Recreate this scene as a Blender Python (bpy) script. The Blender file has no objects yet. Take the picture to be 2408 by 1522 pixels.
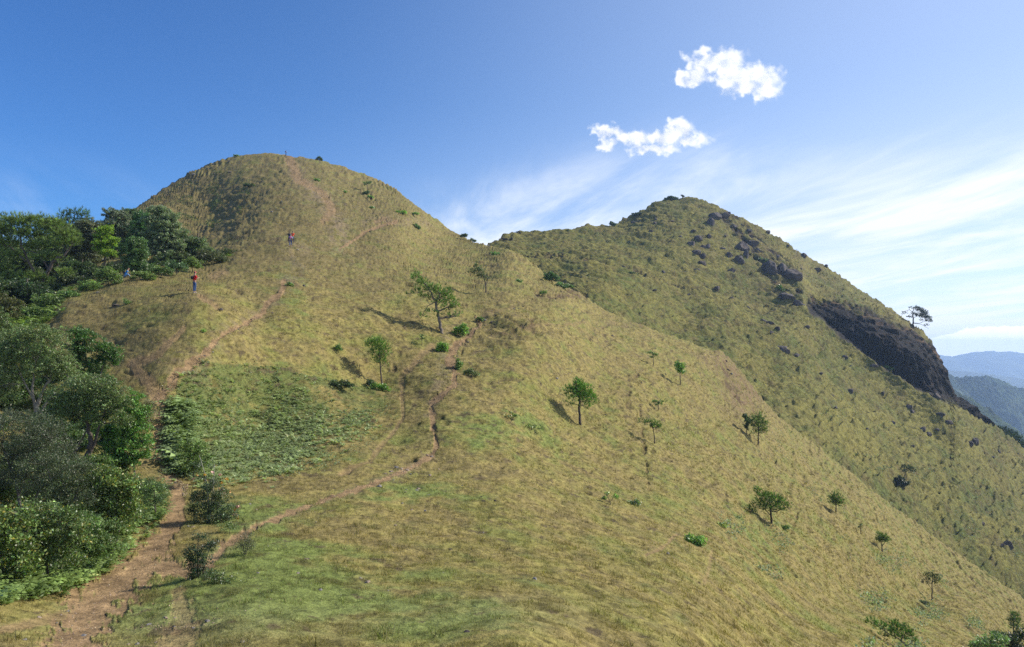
import bpy, math, random
import numpy as np
from mathutils import Vector, Matrix

# ------------------------------------------------------------------ camera, sky, sun, exposure
scene = bpy.context.scene
C = scene.collection
R = math.radians
FPX = 1605.0                       # focal length in the units of the 2408 px wide layout drawing
CU, CV = 1204.0, 761.0
PITCH = math.atan(59 / FPX)
cam_d = bpy.data.cameras.new("camera"); cam = bpy.data.objects.new("camera", cam_d); C.objects.link(cam)
cam_d.sensor_width = 36.0; cam_d.lens = 36.0 * FPX / 2408.0
cam_d.clip_start = 0.1; cam_d.clip_end = 60000
cam.location = (0, 0, 0); cam.rotation_euler = (R(90) + PITCH, 0, 0)
scene.camera = cam

SUN_AZ, SUN_EL = R(73), R(37)      # azimuth clockwise from the view direction (+Y)
sdir = Vector((math.sin(SUN_AZ) * math.cos(SUN_EL), math.cos(SUN_AZ) * math.cos(SUN_EL), math.sin(SUN_EL)))
sun_d = bpy.data.lights.new("sun", 'SUN'); sun = bpy.data.objects.new("sun", sun_d); C.objects.link(sun)
sun_d.energy = 4.3; sun_d.angle = R(0.5); sun_d.color = (1.0, 0.94, 0.84)
sun.rotation_euler = sdir.to_track_quat('Z', 'Y').to_euler()
sun.location = (300, 100, 300)

scene.view_settings.view_transform = 'Standard'; scene.view_settings.look = 'None'
scene.render.filter_size = 1.15; scene.view_settings.gamma = 1; scene.view_settings.exposure = 0.6
cy = scene.cycles
cy.use_denoising = False; cy.volume_bounces = 16; cy.transparent_max_bounces = 8; cy.max_bounces = 20; cy.diffuse_bounces = 3
cy.volume_max_steps = 512; cy.volume_step_rate = .3

def nn(t, kind, **kw):
    n = t.nodes.new(kind)
    for k, v in kw.items():
        if k.startswith('i_'):
            key = k[2:]
            n.inputs[int(key) if key.isdigit() else key.replace('_', ' ')].default_value = v
        else: setattr(n, k, v)
    return n
def mth(t, op, a, b=None, c=None, clamp=False):
    n = t.nodes.new('ShaderNodeMath'); n.operation = op; n.use_clamp = clamp
    for i, x in enumerate((a, b, c)):
        if x is None: continue
        if isinstance(x, (int, float)): n.inputs[i].default_value = x
        else: t.links.new(x, n.inputs[i])
    return n.outputs[0]
def mrange(t, x, a, b, c=0.0, d=1.0, smooth=True):
    n = t.nodes.new('ShaderNodeMapRange'); n.interpolation_type = 'SMOOTHSTEP' if smooth else 'LINEAR'
    t.links.new(x, n.inputs[0])
    for i, v in enumerate((a, b, c, d)): n.inputs[i + 1].default_value = v
    return n.outputs[0]
def mixc(t, f, a, b, mode='MIX'):
    n = t.nodes.new('ShaderNodeMix'); n.data_type = 'RGBA'; n.blend_type = mode
    for s, x in ((n.inputs[0], f), (n.inputs[6], a), (n.inputs[7], b)):
        if isinstance(x, (int, float)): s.default_value = x
        elif isinstance(x, tuple): s.default_value = x
        else: t.links.new(x, s)
    return n.outputs[2]
def noise(t, vec, scale, detail=4, rough=0.55, dist=0.0):
    n = nn(t, 'ShaderNodeTexNoise'); n.inputs['Scale'].default_value = scale
    n.inputs['Detail'].default_value = detail; n.inputs['Roughness'].default_value = rough
    n.inputs['Distortion'].default_value = dist
    t.links.new(vec, n.inputs['Vector']); return n.outputs['Fac']

world = bpy.data.worlds.new("World"); scene.world = world; world.use_nodes = True
wt = world.node_tree; wt.nodes.clear()
wo = nn(wt, 'ShaderNodeOutputWorld'); bg = nn(wt, 'ShaderNodeBackground'); bg.inputs[1].default_value = 0.088
sky = nn(wt, 'ShaderNodeTexSky'); sky.sky_type = 'NISHITA'; sky.sun_disc = False
sky.sun_elevation = SUN_EL; sky.sun_rotation = SUN_AZ; sky.altitude = 1700
sky.air_density = 1.25; sky.dust_density = 0.55; sky.ozone_density = 2.2
wt.links.new(bg.outputs[0], wo.inputs[0])
tc = nn(wt, 'ShaderNodeTexCoord'); sep = nn(wt, 'ShaderNodeSeparateXYZ'); wt.links.new(tc.outputs['Generated'], sep.inputs[0])
dx, dy, dz = sep.outputs
den = mth(wt, 'MAXIMUM', mth(wt, 'ADD', dz, 0.10), 0.03)
px = mth(wt, 'DIVIDE', dx, den); py = mth(wt, 'DIVIDE', dy, den)
ca, sa = math.cos(R(-16)), math.sin(R(-16))      # thin cloud streaks run along this heading
al = mth(wt, 'ADD', mth(wt, 'MULTIPLY', px, sa), mth(wt, 'MULTIPLY', py, ca))
ac = mth(wt, 'SUBTRACT', mth(wt, 'MULTIPLY', px, ca), mth(wt, 'MULTIPLY', py, sa))
cmb = nn(wt, 'ShaderNodeCombineXYZ'); wt.links.new(mth(wt, 'MULTIPLY', al, 0.42), cmb.inputs[0]); wt.links.new(mth(wt, 'MULTIPLY', ac, 1.15), cmb.inputs[1])
cmb.inputs[2].default_value = 3.7
st1 = noise(wt, cmb.outputs[0], 1.6, 7, 0.62, 0.5)
cmb2 = nn(wt, 'ShaderNodeCombineXYZ'); wt.links.new(mth(wt, 'MULTIPLY', al, 0.5), cmb2.inputs[0]); wt.links.new(mth(wt, 'MULTIPLY', ac, 0.8), cmb2.inputs[1])
cmb2.inputs[2].default_value = 9.1
st2 = noise(wt, cmb2.outputs[0], 0.9, 4, 0.6, 0.2)
ta = mth(wt, 'DIVIDE', dx, mth(wt, 'MAXIMUM', dy, 0.05))
azm = mrange(wt, ta, -0.30, 0.25)
elm = mrange(wt, dz, 0.40, 0.08)
lowb = mrange(wt, dz, 0.26, 0.0)
cov = mth(wt, 'MULTIPLY', mth(wt, 'MULTIPLY', azm, elm), 1.0)
s = mth(wt, 'ADD', mth(wt, 'MULTIPLY', st1, 0.62), mth(wt, 'MULTIPLY', st2, 0.48))
streak = mth(wt, 'MULTIPLY', mrange(wt, mth(wt, 'ADD', s, mth(wt, 'MULTIPLY', cov, 0.26)), 0.58, 0.98), mrange(wt, cov, 0.0, 0.45))
lw = mth(wt, 'MULTIPLY', mrange(wt, mth(wt, 'ADD', s, 0.0), 0.46, 0.66, 0, 0.6), mth(wt, 'MULTIPLY', lowb, mrange(wt, ta, -0.35, -0.75)))
mid = mth(wt, 'MULTIPLY', mrange(wt, s, 0.45, 0.72, 0, 0.7), mth(wt, 'MULTIPLY', mrange(wt, dz, 0.27, 0.16), mrange(wt, ta, -0.24, -0.04)))
fac = mth(wt, 'MINIMUM', mth(wt, 'ADD', mth(wt, 'MULTIPLY', streak, 0.8), mth(wt, 'MAXIMUM', lw, mid)), 0.92)
veil = mth(wt, 'ADD', mth(wt, 'MULTIPLY', mrange(wt, dz, 0.36, 0.0), mrange(wt, ta, -0.6, 0.5, 0.0, 1.35)), mth(wt, 'MULTIPLY', mrange(wt, ta, -0.35, 0.9), 0.75), clamp=True)
skyc = mixc(wt, mrange(wt, ta, -0.75, 0.45), mixc(wt, 1.0, sky.outputs[0], (0.38, 0.72, 1.17, 1), 'MULTIPLY'), mixc(wt, 1.0, sky.outputs[0], (0.80, 1.0, 1.22, 1), 'MULTIPLY'))
c1 = mixc(wt, mth(wt, 'MULTIPLY', veil, 0.50), skyc, (6.2, 6.6, 8.0, 1))
c2 = mixc(wt, fac, c1, (8.0, 8.4, 8.9, 1))
# painted glow that brightens the two small clouds, put into the sky colour
CL1 = [(1668,150,58,36),(1710,138,50,28),(1730,180,66,38),(1625,185,42,18),(1790,186,55,34),(1800,215,40,22),(1750,208,50,20)]
CL2 = [(1430,312,40,17),(1490,328,55,22),(1560,325,55,21),(1600,300,34,26),(1625,328,52,15),(1540,350,60,13),(1425,340,28,13)]
ea = mth(wt, 'DIVIDE', dz, mth(wt, 'MAXIMUM', dy, 0.05)); pc = nn(wt, 'ShaderNodeCombineXYZ'); wt.links.new(mth(wt, 'MULTIPLY', ta, 1605.0), pc.inputs[0]); wt.links.new(mth(wt, 'MULTIPLY', ea, 1605.0), pc.inputs[1])
wz = nn(wt, 'ShaderNodeTexNoise'); wz.inputs['Scale'].default_value = 1 / 26; wz.inputs['Detail'].default_value = 2.5; wt.links.new(pc.outputs[0], wz.inputs['Vector'])
wa = nn(wt, 'ShaderNodeVectorMath', operation='SUBTRACT'); wt.links.new(wz.outputs['Color'], wa.inputs[0]); wa.inputs[1].default_value = (.5, .5, .5)
wb = nn(wt, 'ShaderNodeVectorMath', operation='SCALE'); wt.links.new(wa.outputs[0], wb.inputs[0]); wb.inputs['Scale'].default_value = 46
wc = nn(wt, 'ShaderNodeVectorMath', operation='ADD'); wt.links.new(pc.outputs[0], wc.inputs[0]); wt.links.new(wb.outputs[0], wc.inputs[1])
puff = None
for (bu, bv, ru, rv) in CL1 + CL2:
    q1 = nn(wt, 'ShaderNodeVectorMath', operation='SUBTRACT'); wt.links.new(wc.outputs[0], q1.inputs[0])
    cyy_ = (CV - bv) / FPX; yy_ = math.cos(PITCH) - cyy_ * math.sin(PITCH); q1.inputs[1].default_value = ((bu - CU) / yy_, (math.sin(PITCH) + cyy_ * math.cos(PITCH)) / yy_ * FPX, 0)
    q2 = nn(wt, 'ShaderNodeVectorMath', operation='DIVIDE'); wt.links.new(q1.outputs[0], q2.inputs[0]); q2.inputs[1].default_value = (ru * 1.12, rv * 1.12, 1000)
    q3 = nn(wt, 'ShaderNodeVectorMath', operation='LENGTH'); wt.links.new(q2.outputs[0], q3.inputs[0])
    g_ = mth(wt, 'SUBTRACT', 1.0, q3.outputs['Value']); puff = g_ if puff is None else mth(wt, 'SMOOTH_MAX', puff, g_, .12)
n9 = noise(wt, pc.outputs[0], 1 / 26, 3, .5)
pf = mth(wt, 'MULTIPLY', mrange(wt, mth(wt, 'ADD', puff, mth(wt, 'MULTIPLY', mth(wt, 'SUBTRACT', n9, .5), 1.9)), -.12, .72), mrange(wt, dy, 0.0, 0.1))
# the long cloud bank lying on the horizon at the far right
bt_ = mth(wt, 'ADD', mrange(wt, ta, .585, .70, .012, .0325), mth(wt, 'MULTIPLY', mth(wt, 'SUBTRACT', noise(wt, pc.outputs[0], 1 / 30, 4, .55), .5), .011))
bkn = noise(wt, pc.outputs[0], 1 / 22, 5, .6)
bk = mth(wt, 'MULTIPLY', mrange(wt, mth(wt, 'SUBTRACT', bt_, ea), -.0012, .0012), mth(wt, 'MULTIPLY', mrange(wt, ta, .50, .62), mrange(wt, dy, 0.0, 0.1)))
c2 = mixc(wt, bk, c2, mixc(wt, bkn, (9.6, 9.9, 10.6, 1), (12.5, 12.3, 12.0, 1)))
c3 = mixc(wt, pf, c2, mixc(wt, mrange(wt, n9, .35, .65), (7.0, 7.4, 8.3, 1), (9.0, 9.1, 9.3, 1)))
wt.links.new(c3, bg.inputs[0])

# ------------------------------------------------------------------ helpers
rng = np.random.default_rng(7)
def ray(u, v):
    u = np.asarray(u, float); v = np.asarray(v, float)
    cx = (u - CU) / FPX; cyy = (CV - v) / FPX
    Y = math.cos(PITCH) - cyy * math.sin(PITCH)
    return cx / Y, (math.sin(PITCH) + cyy * math.cos(PITCH)) / Y
def at(u, v, Y):
    a, e = ray(u, v); return np.stack([a * Y, np.ones_like(a) * Y, e * Y], -1)

_perm = np.random.default_rng(3).permutation(256).astype(np.int32); _perm = np.concatenate([_perm, _perm, _perm])
_g = np.random.default_rng(4).normal(size=(256, 3)).astype(np.float32); _g /= np.linalg.norm(_g, axis=1)[:, None]
def perlin(p):
    p = np.asarray(p, np.float32); i = np.floor(p).astype(np.int32); f = p - i; i &= 255
    w = f * f * f * (f * (f * 6 - 15) + 10)
    out = np.zeros(len(p), np.float32)
    for a in (0, 1):
        wa = w[:, 0] if a else 1 - w[:, 0]
        pa = _perm[i[:, 0] + a]
        for b in (0, 1):
            wb = w[:, 1] if b else 1 - w[:, 1]
            pb = _perm[pa + i[:, 1] + b]
            for c in (0, 1):
                wc = w[:, 2] if c else 1 - w[:, 2]
                h = _perm[pb + i[:, 2] + c]
                g = _g[h]
                out += wa * wb * wc * (g[:, 0] * (f[:, 0] - a) + g[:, 1] * (f[:, 1] - b) + g[:, 2] * (f[:, 2] - c))
    return out
def fbm(p, octaves=3, rough=0.5):
    o = 0; a = 1
    for k in range(octaves):
        o = o + a * perlin(p * (2.03 ** k) + k * 17.3); a *= rough
    return o
def sstep(x, a, b):
    t = np.clip((x - a) / (b - a), 0, 1); return t * t * (3 - 2 * t)

def tps(points, reg=1e-4):
    P = np.array(points, float); X = P[:, :2] / 1000.0; f = np.log(P[:, 2]); n = len(X)
    d = np.linalg.norm(X[:, None] - X[None], axis=2); K = np.where(d > 0, d * d * np.log(d + 1e-12), 0) + reg * np.eye(n)
    A = np.zeros((n + 3, n + 3)); A[:n, :n] = K; A[:n, n] = 1; A[:n, n + 1:] = X; A[n, :n] = 1; A[n + 1:, :n] = X.T
    w = np.linalg.solve(A, np.concatenate([f, [0, 0, 0]]))
    def ev(u, v):
        u = np.asarray(u, float); v = np.asarray(v, float); sh = u.shape
        q = np.stack([u.ravel(), v.ravel()], 1) / 1000.0; out = np.empty(len(q))
        for s0 in range(0, len(q), 50000):
            c = q[s0:s0 + 50000]; dd = np.sqrt(((c[:, None] - X[None]) ** 2).sum(2))
            out[s0:s0 + 50000] = (dd * dd * np.log(dd + 1e-12)) @ w[:n] + w[n] + c @ w[n + 1:]
        return np.exp(out).reshape(sh)
    return ev

# depth (metres ahead of the camera) of the near hillside, point by point
NEAR = [(-600,1600,10),(0,1600,9.6),(600,1600,9.6),(1204,1600,9.8),(1600,1600,13.5),(2000,1600,26),(2408,1600,62),(3000,1750,70),(3400,1900,70),
 (0,1522,11),(600,1522,11),(1204,1522,11),(1600,1522,16),(2000,1522,33),(2200,1522,52),(2384,1510,84),(2408,1522,86),
 (100,1400,15.5),(400,1380,16.5),(800,1400,16),(1200,1400,17),(1600,1400,23),(1800,1400,36),(2000,1420,56),
 (100,1200,24),(400,1250,23),(400,1150,29),(600,1240,23.5),(850,1150,32),(1000,1070,42),(1200,1200,32),(1400,1200,38),(1600,1200,48),(1815,1240,62),(1967,1212,84),(2075,1298,85),(2192,1412,84),
 (-500,1200,24),(-500,1000,36),(-500,800,50),(100,1000,36),(385,1050,35),(390,900,41),(600,1000,44),(700,900,51),(1030,1000,48),(1040,930,54),(1075,870,60),(1090,800,69),(1040,785,69),(1250,720,88),(898,905,58),
 (150,900,40.5),(0,900,40),(250,840,45),(100,770,51),(200,770,49),(300,770,48.5),(400,770,47.5),(0,800,50),(1150,760,76),(457,695,55),(290,657,64),(600,720,59),(150,690,60),(0,745,55),
 (683,665,68),(683,610,83),(683,580,94),(560,600,84),(500,600,90),(700,460,147),(675,364,213),(560,366,211),(450,405,198),(380,450,182),(320,490,162),(200,560,142),(0,640,135),(-500,760,130),
 (760,378,214),(860,415,210),(950,450,204),(1050,530,192),(1140,576,165),(850,560,120),(850,690,74),(1000,600,132),(1140,640,123),(1000,690,82),(935,740,69.5),(870,720,69),(1200,690,94),(1250,650,126),(1143,687,94),(500,500,150),(450,560,118),(420,510,144),(950,520,150),
 (1365,1002,62),(1540,1052,66),(1500,900,80),(1400,800,90),(1330,720,100),(1783,1045,92),(1700,900,106),
 (1200,590,150),(1290,650,136),(1370,690,130),(1430,735,122),(1530,770,120),(1640,810,120),(1700,830,121),(1760,890,122),(1810,960,122),(1900,1040,124),(2000,1110,127),(2100,1190,130),(2240,1290,136),(2408,1410,142),(3000,1740,155),(3400,1880,160)]
SIL1 = [(-900,800),(-500,740),(0,640),(200,560),(280,512),(320,487),(350,468),(380,447),(405,432),(430,415),(450,403),(490,385),(530,371),(560,364),(600,361),(650,361),(700,369),(730,374),(760,379),(800,391),(860,411),(900,427),(930,443),(960,468),(1000,498),(1040,527),(1080,552),(1110,566),(1140,577),(1170,583),(1210,592),(1250,618),(1290,650),(1330,676),(1370,692),(1400,716),(1430,737),(1480,757),(1530,771),(1580,787),(1640,811),(1700,830),(1740,868),(1780,925),(1815,965),(1860,1002),(1900,1037),(1950,1075),(2000,1110),(2050,1152),(2100,1190),(2170,1240),(2240,1291),(2320,1347),(2408,1411),(3000,1745),(3400,1890)]
FAR = [(-500,900,250),(0,850,250),(700,700,250),(1000,640,250),(1140,640,222),(1140,578,252),(1180,561,262),(1219,548,273),(1300,543,284),(1180,600,238),(1300,600,247),(1300,640,224),(1400,720,185),(1400,600,252),(1420,534,300),(1480,512,315),(1530,484,325),(1600,467,335),(1650,472,333),(1600,600,268),(1600,750,214),(1700,820,192),(1700,492,328),(1760,522,325),(1830,562,320),(1890,600,315),(1950,632,308),(2000,666,298),(2060,706,287),(2110,739,278),(2150,772,270),(2180,800,262),(2205,835,256),(2230,880,250),(2246,935,246),
 (1800,700,255),(1800,900,188),(1900,1000,165),(1850,800,215),(1905,736,246),(1960,777,241),(2030,832,236),(2100,882,231),(2160,922,228),(2230,948,226),(1915,700,254),(1980,722,252),(2050,745,249),(2120,775,246),(2170,812,244),(2205,862,242),
 (2000,1000,184),(2130,1130,172),(2200,1000,214),(2290,958,238),(2330,998,238),(2370,1033,238),(2408,1062,238),(2400,1300,170),(2300,1150,190),(2200,1240,158),(2240,1310,152),(2408,1430,158),(3000,1480,230),(3400,1700,230),(3000,1770,180),(3400,1900,185)]
SIL2 = [(-900,900),(0,830),(700,690),(1000,615),(1100,588),(1140,578),(1155,571),(1180,560),(1200,551),(1219,545),(1250,541),(1290,539),(1340,539),(1380,536),(1430,530),(1470,514),(1500,500),(1530,483),(1555,472),(1585,466),(1620,466),(1650,471),(1675,480),(1700,490),(1730,506),(1760,520),(1800,542),(1830,560),(1860,578),(1890,597),(1920,613),(1950,631),(1975,647),(2000,665),(2030,684),(2060,704),(2085,722),(2110,738),(2130,751),(2150,769),(2165,779),(2180,791),(2197,812),(2210,838),(2222,858),(2232,872),(2236,895),(2244,912),(2247,931),(2250,934),(2270,940),(2290,953),(2310,970),(2325,985),(2334,996),(2350,1012),(2380,1036),(2408,1060),(2700,1262),(3000,1470),(3400,1690)]
near_d, far_d = tps(NEAR), tps(FAR)
def curve(pts):
    a = np.array(pts, float)
    def f(u):
        u = np.asarray(u, float); r = np.interp(u, a[:, 0], a[:, 1])
        return sum(np.interp(u + k, a[:, 0], a[:, 1]) for k in (-9, -4, 0, 4, 9)) / 5
    return f
sil1, sil2 = curve(SIL1), curve(SIL2)
def inside(u, v, poly):
    u = np.asarray(u, float); v = np.asarray(v, float); r = np.zeros(u.shape, bool); n = len(poly)
    for k in range(n):
        x1, y1 = poly[k]; x2, y2 = poly[(k + 1) % n]
        c = ((y1 > v) != (y2 > v)) & (u < (x2 - x1) * (v - y1) / ((y2 - y1) or 1e-9) + x1); r ^= c
    return r
def polyline_d(u, v, pts):
    """signed margin: distance to a polyline divided by its local half width"""
    best = np.full(np.shape(u), 1e9); P = np.array(pts, float)
    for k in range(len(P) - 1):
        a, b = P[k], P[k + 1]; d = b[:2] - a[:2]; L = (d ** 2).sum() + 1e-9
        t = np.clip(((u - a[0]) * d[0] + (v - a[1]) * d[1]) / L, 0, 1)
        w = a[2] + (b[2] - a[2]) * t
        dist = np.hypot(u - a[0] - t * d[0], (v - a[1] - t * d[1])) / w
        best = np.minimum(best, dist)
    return best
CLIFF = [(1903,734),(1908,704),(1930,697),(1960,712),(2000,722),(2050,738),(2090,752),(2120,770),(2150,775),(2175,800),(2200,815),(2230,860),(2260,930),(2258,952),(2225,946),(2160,921),(2100,881),(2030,831),(1960,776)]
OUTCROP = [(2249,930),(2275,938),(2300,958),(2340,992),(2338,1003),(2300,990),(2262,962),(2249,952)]
ROCKY = [(1690,500),(1730,505),(1790,560),(1880,640),(1900,690),(1850,705),(1810,660),(1770,620),(1720,560)]

PATHS = [  # (points, strength)
 ([(120,1640,62),(165,1522,58),(206,1439,57),(278,1376,50),(337,1328,40),(376,1280,32),(405,1236,20),(413,1201,20),(420,1169,12),(405,1137,13),(390,1110,12),(380,1061,14),(377,999,15),(380,968,15),(371,937,13),(399,907,10),(417,876,10),(457,854,10),(494,817,7),(525,789,5),(572,768,4.5),(612,740,5),(631,712,8),(665,677,6),(668,659,4)], 1.0),
 ([(337,1328,20),(440,1340,20),(490,1325,10),(508,1306,8),(521,1287,9),(565,1261,8),(603,1241,7),(667,1214,6.5),(730,1188,5.5),(786,1165,5),(847,1146,5),(893,1131,5),(938,1113,6),(984,1088,4.6),(1015,1070,5),(1027,1051,5.5),(1020,1012,6),(1014,953,7),(1043,926,7),(1069,903,5),(1073,874,9),(1058,847,11),(1066,821,8),(1092,801,5),(1112,782,4),(1128,759,4),(1119,742,4)], 1.0),
 ([(371,937,12),(355,905,12),(309,857,8),(371,835,7),(408,795,5),(433,771,4)], 0.75),
 ([(1017,815,6),(994,831,5),(961,864,5),(945,887,6),(945,920,4),(948,985,3),(928,1018,3),(870,1080,4),(800,1110,5)], 0.55),
 ([(800,583,2.5),(826,566,3.5),(863,547,3.5),(894,532,3.5),(931,521,3.5)], 1.0), ([(884,522,4),(905,515,4)], .7),
 ([(680,368,8),(690,396,8),(702,427,7),(745,445,5),(764,461,6),(782,495,7),(760,520,6)], 0.8),
 ([(470,700,4),(485,712,5),(510,730,6)], 0.7), ([(505,650,10),(530,640,8)], .55),
 ([(400,1520,26),(440,1480,22),(420,1400,14)], 0.55), ([(0,1478,6),(90,1462,8),(150,1450,10)], .7),
 ([(1520,1305,3),(1560,1285,3),(1590,1262,2.5)], .6), ([(1655,1370,3),(1668,1330,3),(1675,1300,2)], .4),
 ([(1119,742,4),(1158,732,3),(1207,719,3)], .35), ([(1225,775,3),(1290,765,3),(1375,760,3)], .45),
 ([(870,620,2),(700,700,2)], .0), 
]
SCARS = [([(1262,692,7),(1300,700,5),(1345,686,8),(1375,700,6)], .8), ([(1185,745,4),(1240,770,3),(1300,765,2)], .6), ([(1385,800,3),(1420,770,4),(1440,760,2)], .6), ([(1640,830,3),(1690,850,4)], .6), ([(1240,700,2),(1200,725,3),(1130,745,4)], .5), ([(1330,1130,2),(1400,1100,3)], .5), ([(1100,905,3),(1180,890,3),(1260,900,2)], .5), ([(1480,960,5),(1478,925,5),(1490,890,6),(1512,876,3)], .8), ([(1505,960,3),(1508,1000,3),(1520,1100,4),(1525,1150,4)], .6), ([(1700,860,7),(1712,900,8),(1740,950,6)], .8),
 ([(1085,830,3),(1100,780,5),(1130,750,5),(1160,740,5)], .5), ([(1190,790,4),(1225,775,4),(1260,740,4)], .55), ([(1460,770,3),(1530,765,3)],.5), ([(1225,602,3),(1270,600,4),(1310,602,6),(1370,612,3),(1430,625,2)], .9),
 ([(1490,638,3),(1520,650,4),(1580,670,2),(1640,690,2)], .7), ([(930,880,3),(925,860,5)], .5), ([(1300,1060,2),(1305,1010,3)], .4), ([(1415,780,3),(1430,810,4)], .5), ([(1880,1190,3),(1870,1230,3),(1860,1260,3)], .6)]
FERNS = [(398,960),(392,1000),(402,1110),(440,1128),(520,1135),(640,1112),(720,1092),(800,1042),(860,1022),(905,965),(880,920),(800,905),(700,890),(640,868),(560,862),(480,852),(430,890)]

def dirt_mask(u, v, P):
    n = fbm(P * np.array([2.6, 2.6, 2.6]) * (30.0 / np.clip(P[:, 1:2], 12, 200)), 4, .7)
    m = np.zeros(len(u), np.float32)
    for pts, s in PATHS:
        if s <= 0: continue
        d = polyline_d(u, v, pts) + n * (1.3 if pts[0][2] > 15 else .7)
        m = np.maximum(m, s * (1 - sstep(d, 0.75, 1.25 if s > .9 else 2.0)))
    return m
def scar_mask(u, v, P):
    n = fbm(P * 1.1, 3, .6); m = np.zeros(len(u), np.float32)
    for pts, s in SCARS:
        m = np.maximum(m, s * (1 - sstep(polyline_d(u, v, pts) + n * 2.2, 0.3, 1.3)))
    return m * sstep(fbm(P * .55 + 60, 2, .6), -.25, .05)
def blob(u, v, cu, cv, ru, rv): return np.exp(-(((u - cu) / ru) ** 2 + ((v - cv) / rv) ** 2))

def near_colour(u, v, P, dirt, scar):
    n1 = fbm(P * 0.22, 4, .6); n2 = fbm(P * 0.9 + 40, 3, .6); n3 = fbm(P * np.array([.5, .5, 2.0]) + 80, 3, .55)
    straw = np.array([.365, .292, .098]); green = np.array([.175, .195, .05]); brown = np.array([.175, .138, .062]); olive = np.array([.295, .27, .074])
    lush = np.array([.165, .225, .04]); pale = np.array([.25, .265, .10]); dirtc = np.array([.315, .21, .106]) * (1 - .06 * sstep(P[:, 1], 28, 50))[:, None]
    g = np.clip(.34 + 1.1 * n1 + .7 * n3, 0, 1)[:, None]
    col = straw * (1 - g) + (green * .5 + olive * .5) * g
    b = np.clip(.28 + 1.2 * n2 - .5 * n1 + .55 * blob(u, v, 330, 800, 190, 130) + .7 * blob(u, v, 640, 520, 230, 150) + .25 * blob(u, v, 900, 520, 120, 90) + .45 * blob(u, v, 1745, 900, 60, 90) + .4 * blob(u, v, 420, 470, 140, 90)  # last blob here puts the shade of the left flank into the brown
        + .3 * blob(u, v, 720, 420, 50, 60) + .2 * blob(u, v, 800, 640, 200, 60), 0, .9)[:, None]
    col = col * (1 - b * .8) + brown * b * .8
    l = np.clip(1.0 * blob(u, v, 650, 1330, 170, 90) + .9 * blob(u, v, 560, 1210, 110, 45) + .75 * blob(u, v, 820, 1420, 260, 70) + .7 * blob(u, v, 950, 1160, 160, 26) * 1 + .7 * blob(u, v, 801, 581, 30, 9) + .35 * blob(u, v, 690, 660, 60, 60)
        + .5 * blob(u, v, 1200, 1480, 220, 60) + .5 * blob(u, v, 330, 1400, 380, 90) + .5 * blob(u, v, 1180, 1010, 120, 60) + .4 * blob(u, v, 1165, 733, 40, 8) + .35 * blob(u, v, 1750, 1250, 120, 90) + 1.1 * n1 * .5, 0, 1)
    l = sstep(l + .9 * n2 * .6 + .5 * n3, .2, .95)[:, None]
    col = col * (1 - l) + (lush * .6 + pale * .4) * l
    p = (np.clip(blob(u, v, 500, 1470, 330, 50) + .7 * blob(u, v, 1150, 1440, 260, 40), 0, 1) * .7)[:, None]
    col = col * (1 - p) + pale * p
    f = (inside(u + 14 * n2, v + 14 * n1, FERNS) * sstep(n2 + n1, -.5, .1))[:, None] * .55
    col = col * (1 - f) + np.array([.09, .14, .04]) * f
    dk = sstep(-(n2 + .6 * n3), .18, .5)[:, None]
    col = col * (1 - .42 * dk)
    pit = (sstep(perlin(P * np.array([.75, .75, 1.7]) + 211), .28, .55) * sstep(P[:, 1], 20, 45))[:, None] * .5; col = col * (1 - pit) + np.array([.10, .075, .04]) * pit
    fine = sstep(fbm(P * np.array([2.0, 2.0, 4.0]) + 171, 3, .65), .12, .5)[:, None] * .32; col = col * (1 - fine)
    sp = sstep(fbm(P * np.array([1.0, 1.0, 2.6]) + 150, 3, .62) - .10 * sstep(v, 1100, 1300), .30, .42)[:, None] * .75
    col = col * (1 - sp) + np.array([.115, .085, .05]) * sp
    bs = (np.exp(-(polyline_d(u, v, [(684,366,12),(692,400,16),(712,435,18),(760,470,20),(790,520,26),(800,560,30)]) ** 2)) * .75 + .5 * np.exp(-(polyline_d(u, v, [(700,590,30),(690,640,22),(660,690,14)]) ** 2)) + .55 * np.exp(-(polyline_d(u, v, [(860,525,12),(930,518,14),(1010,528,8)]) ** 2)) + .5 * np.exp(-(polyline_d(u, v, [(1050,790,14),(1045,850,16),(1020,930,12),(1005,1000,10)]) ** 2)))
    bs = bs + .45 * np.exp(-(polyline_d(u, v, [(508,1306,13),(603,1241,12),(730,1188,9),(847,1146,9),(938,1113,12),(1015,1070,9)]) ** 2)) + .45 * np.exp(-(polyline_d(u, v, [(417,876,26),(457,854,26),(525,789,16),(612,740,13),(640,712,14)]) ** 2))
    bs = (np.clip(bs, 0, .8) * sstep(n2 + .7 * n3, -.35, .25))[:, None]; col = col * (1 - bs) + np.array([.27, .20, .125]) * bs
    rd = np.clip(1.3 * blob(u, v, 1752, 915, 42, 70) + 1.1 * blob(u, v, 1700, 850, 46, 22) + .7 * blob(u, v, 1320, 695, 60, 16) + .5 * blob(u, v, 1480, 760, 90, 14) + .5 * blob(u, v, 1200, 775, 80, 26) + .35 * blob(u, v, 1540, 1290, 60, 30), 0, 1); rd = (rd * sstep(n2 + .8 * n3 + .5 * n1, -.3, .3))[:, None] * .75; col = col * (1 - rd) + np.array([.235, .150, .088]) * rd
    s_ = scar[:, None]; col = col * (1 - s_) + np.array([.13, .085, .052]) * s_
    d = dirt[:, None]; dn = (1 + .45 * n2 + .45 * fbm(P * 2.6 + 9, 3, .6))[:, None]
    col = col * (1 - d) + dirtc * dn * d
    return np.clip(col, .01, 1)
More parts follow.
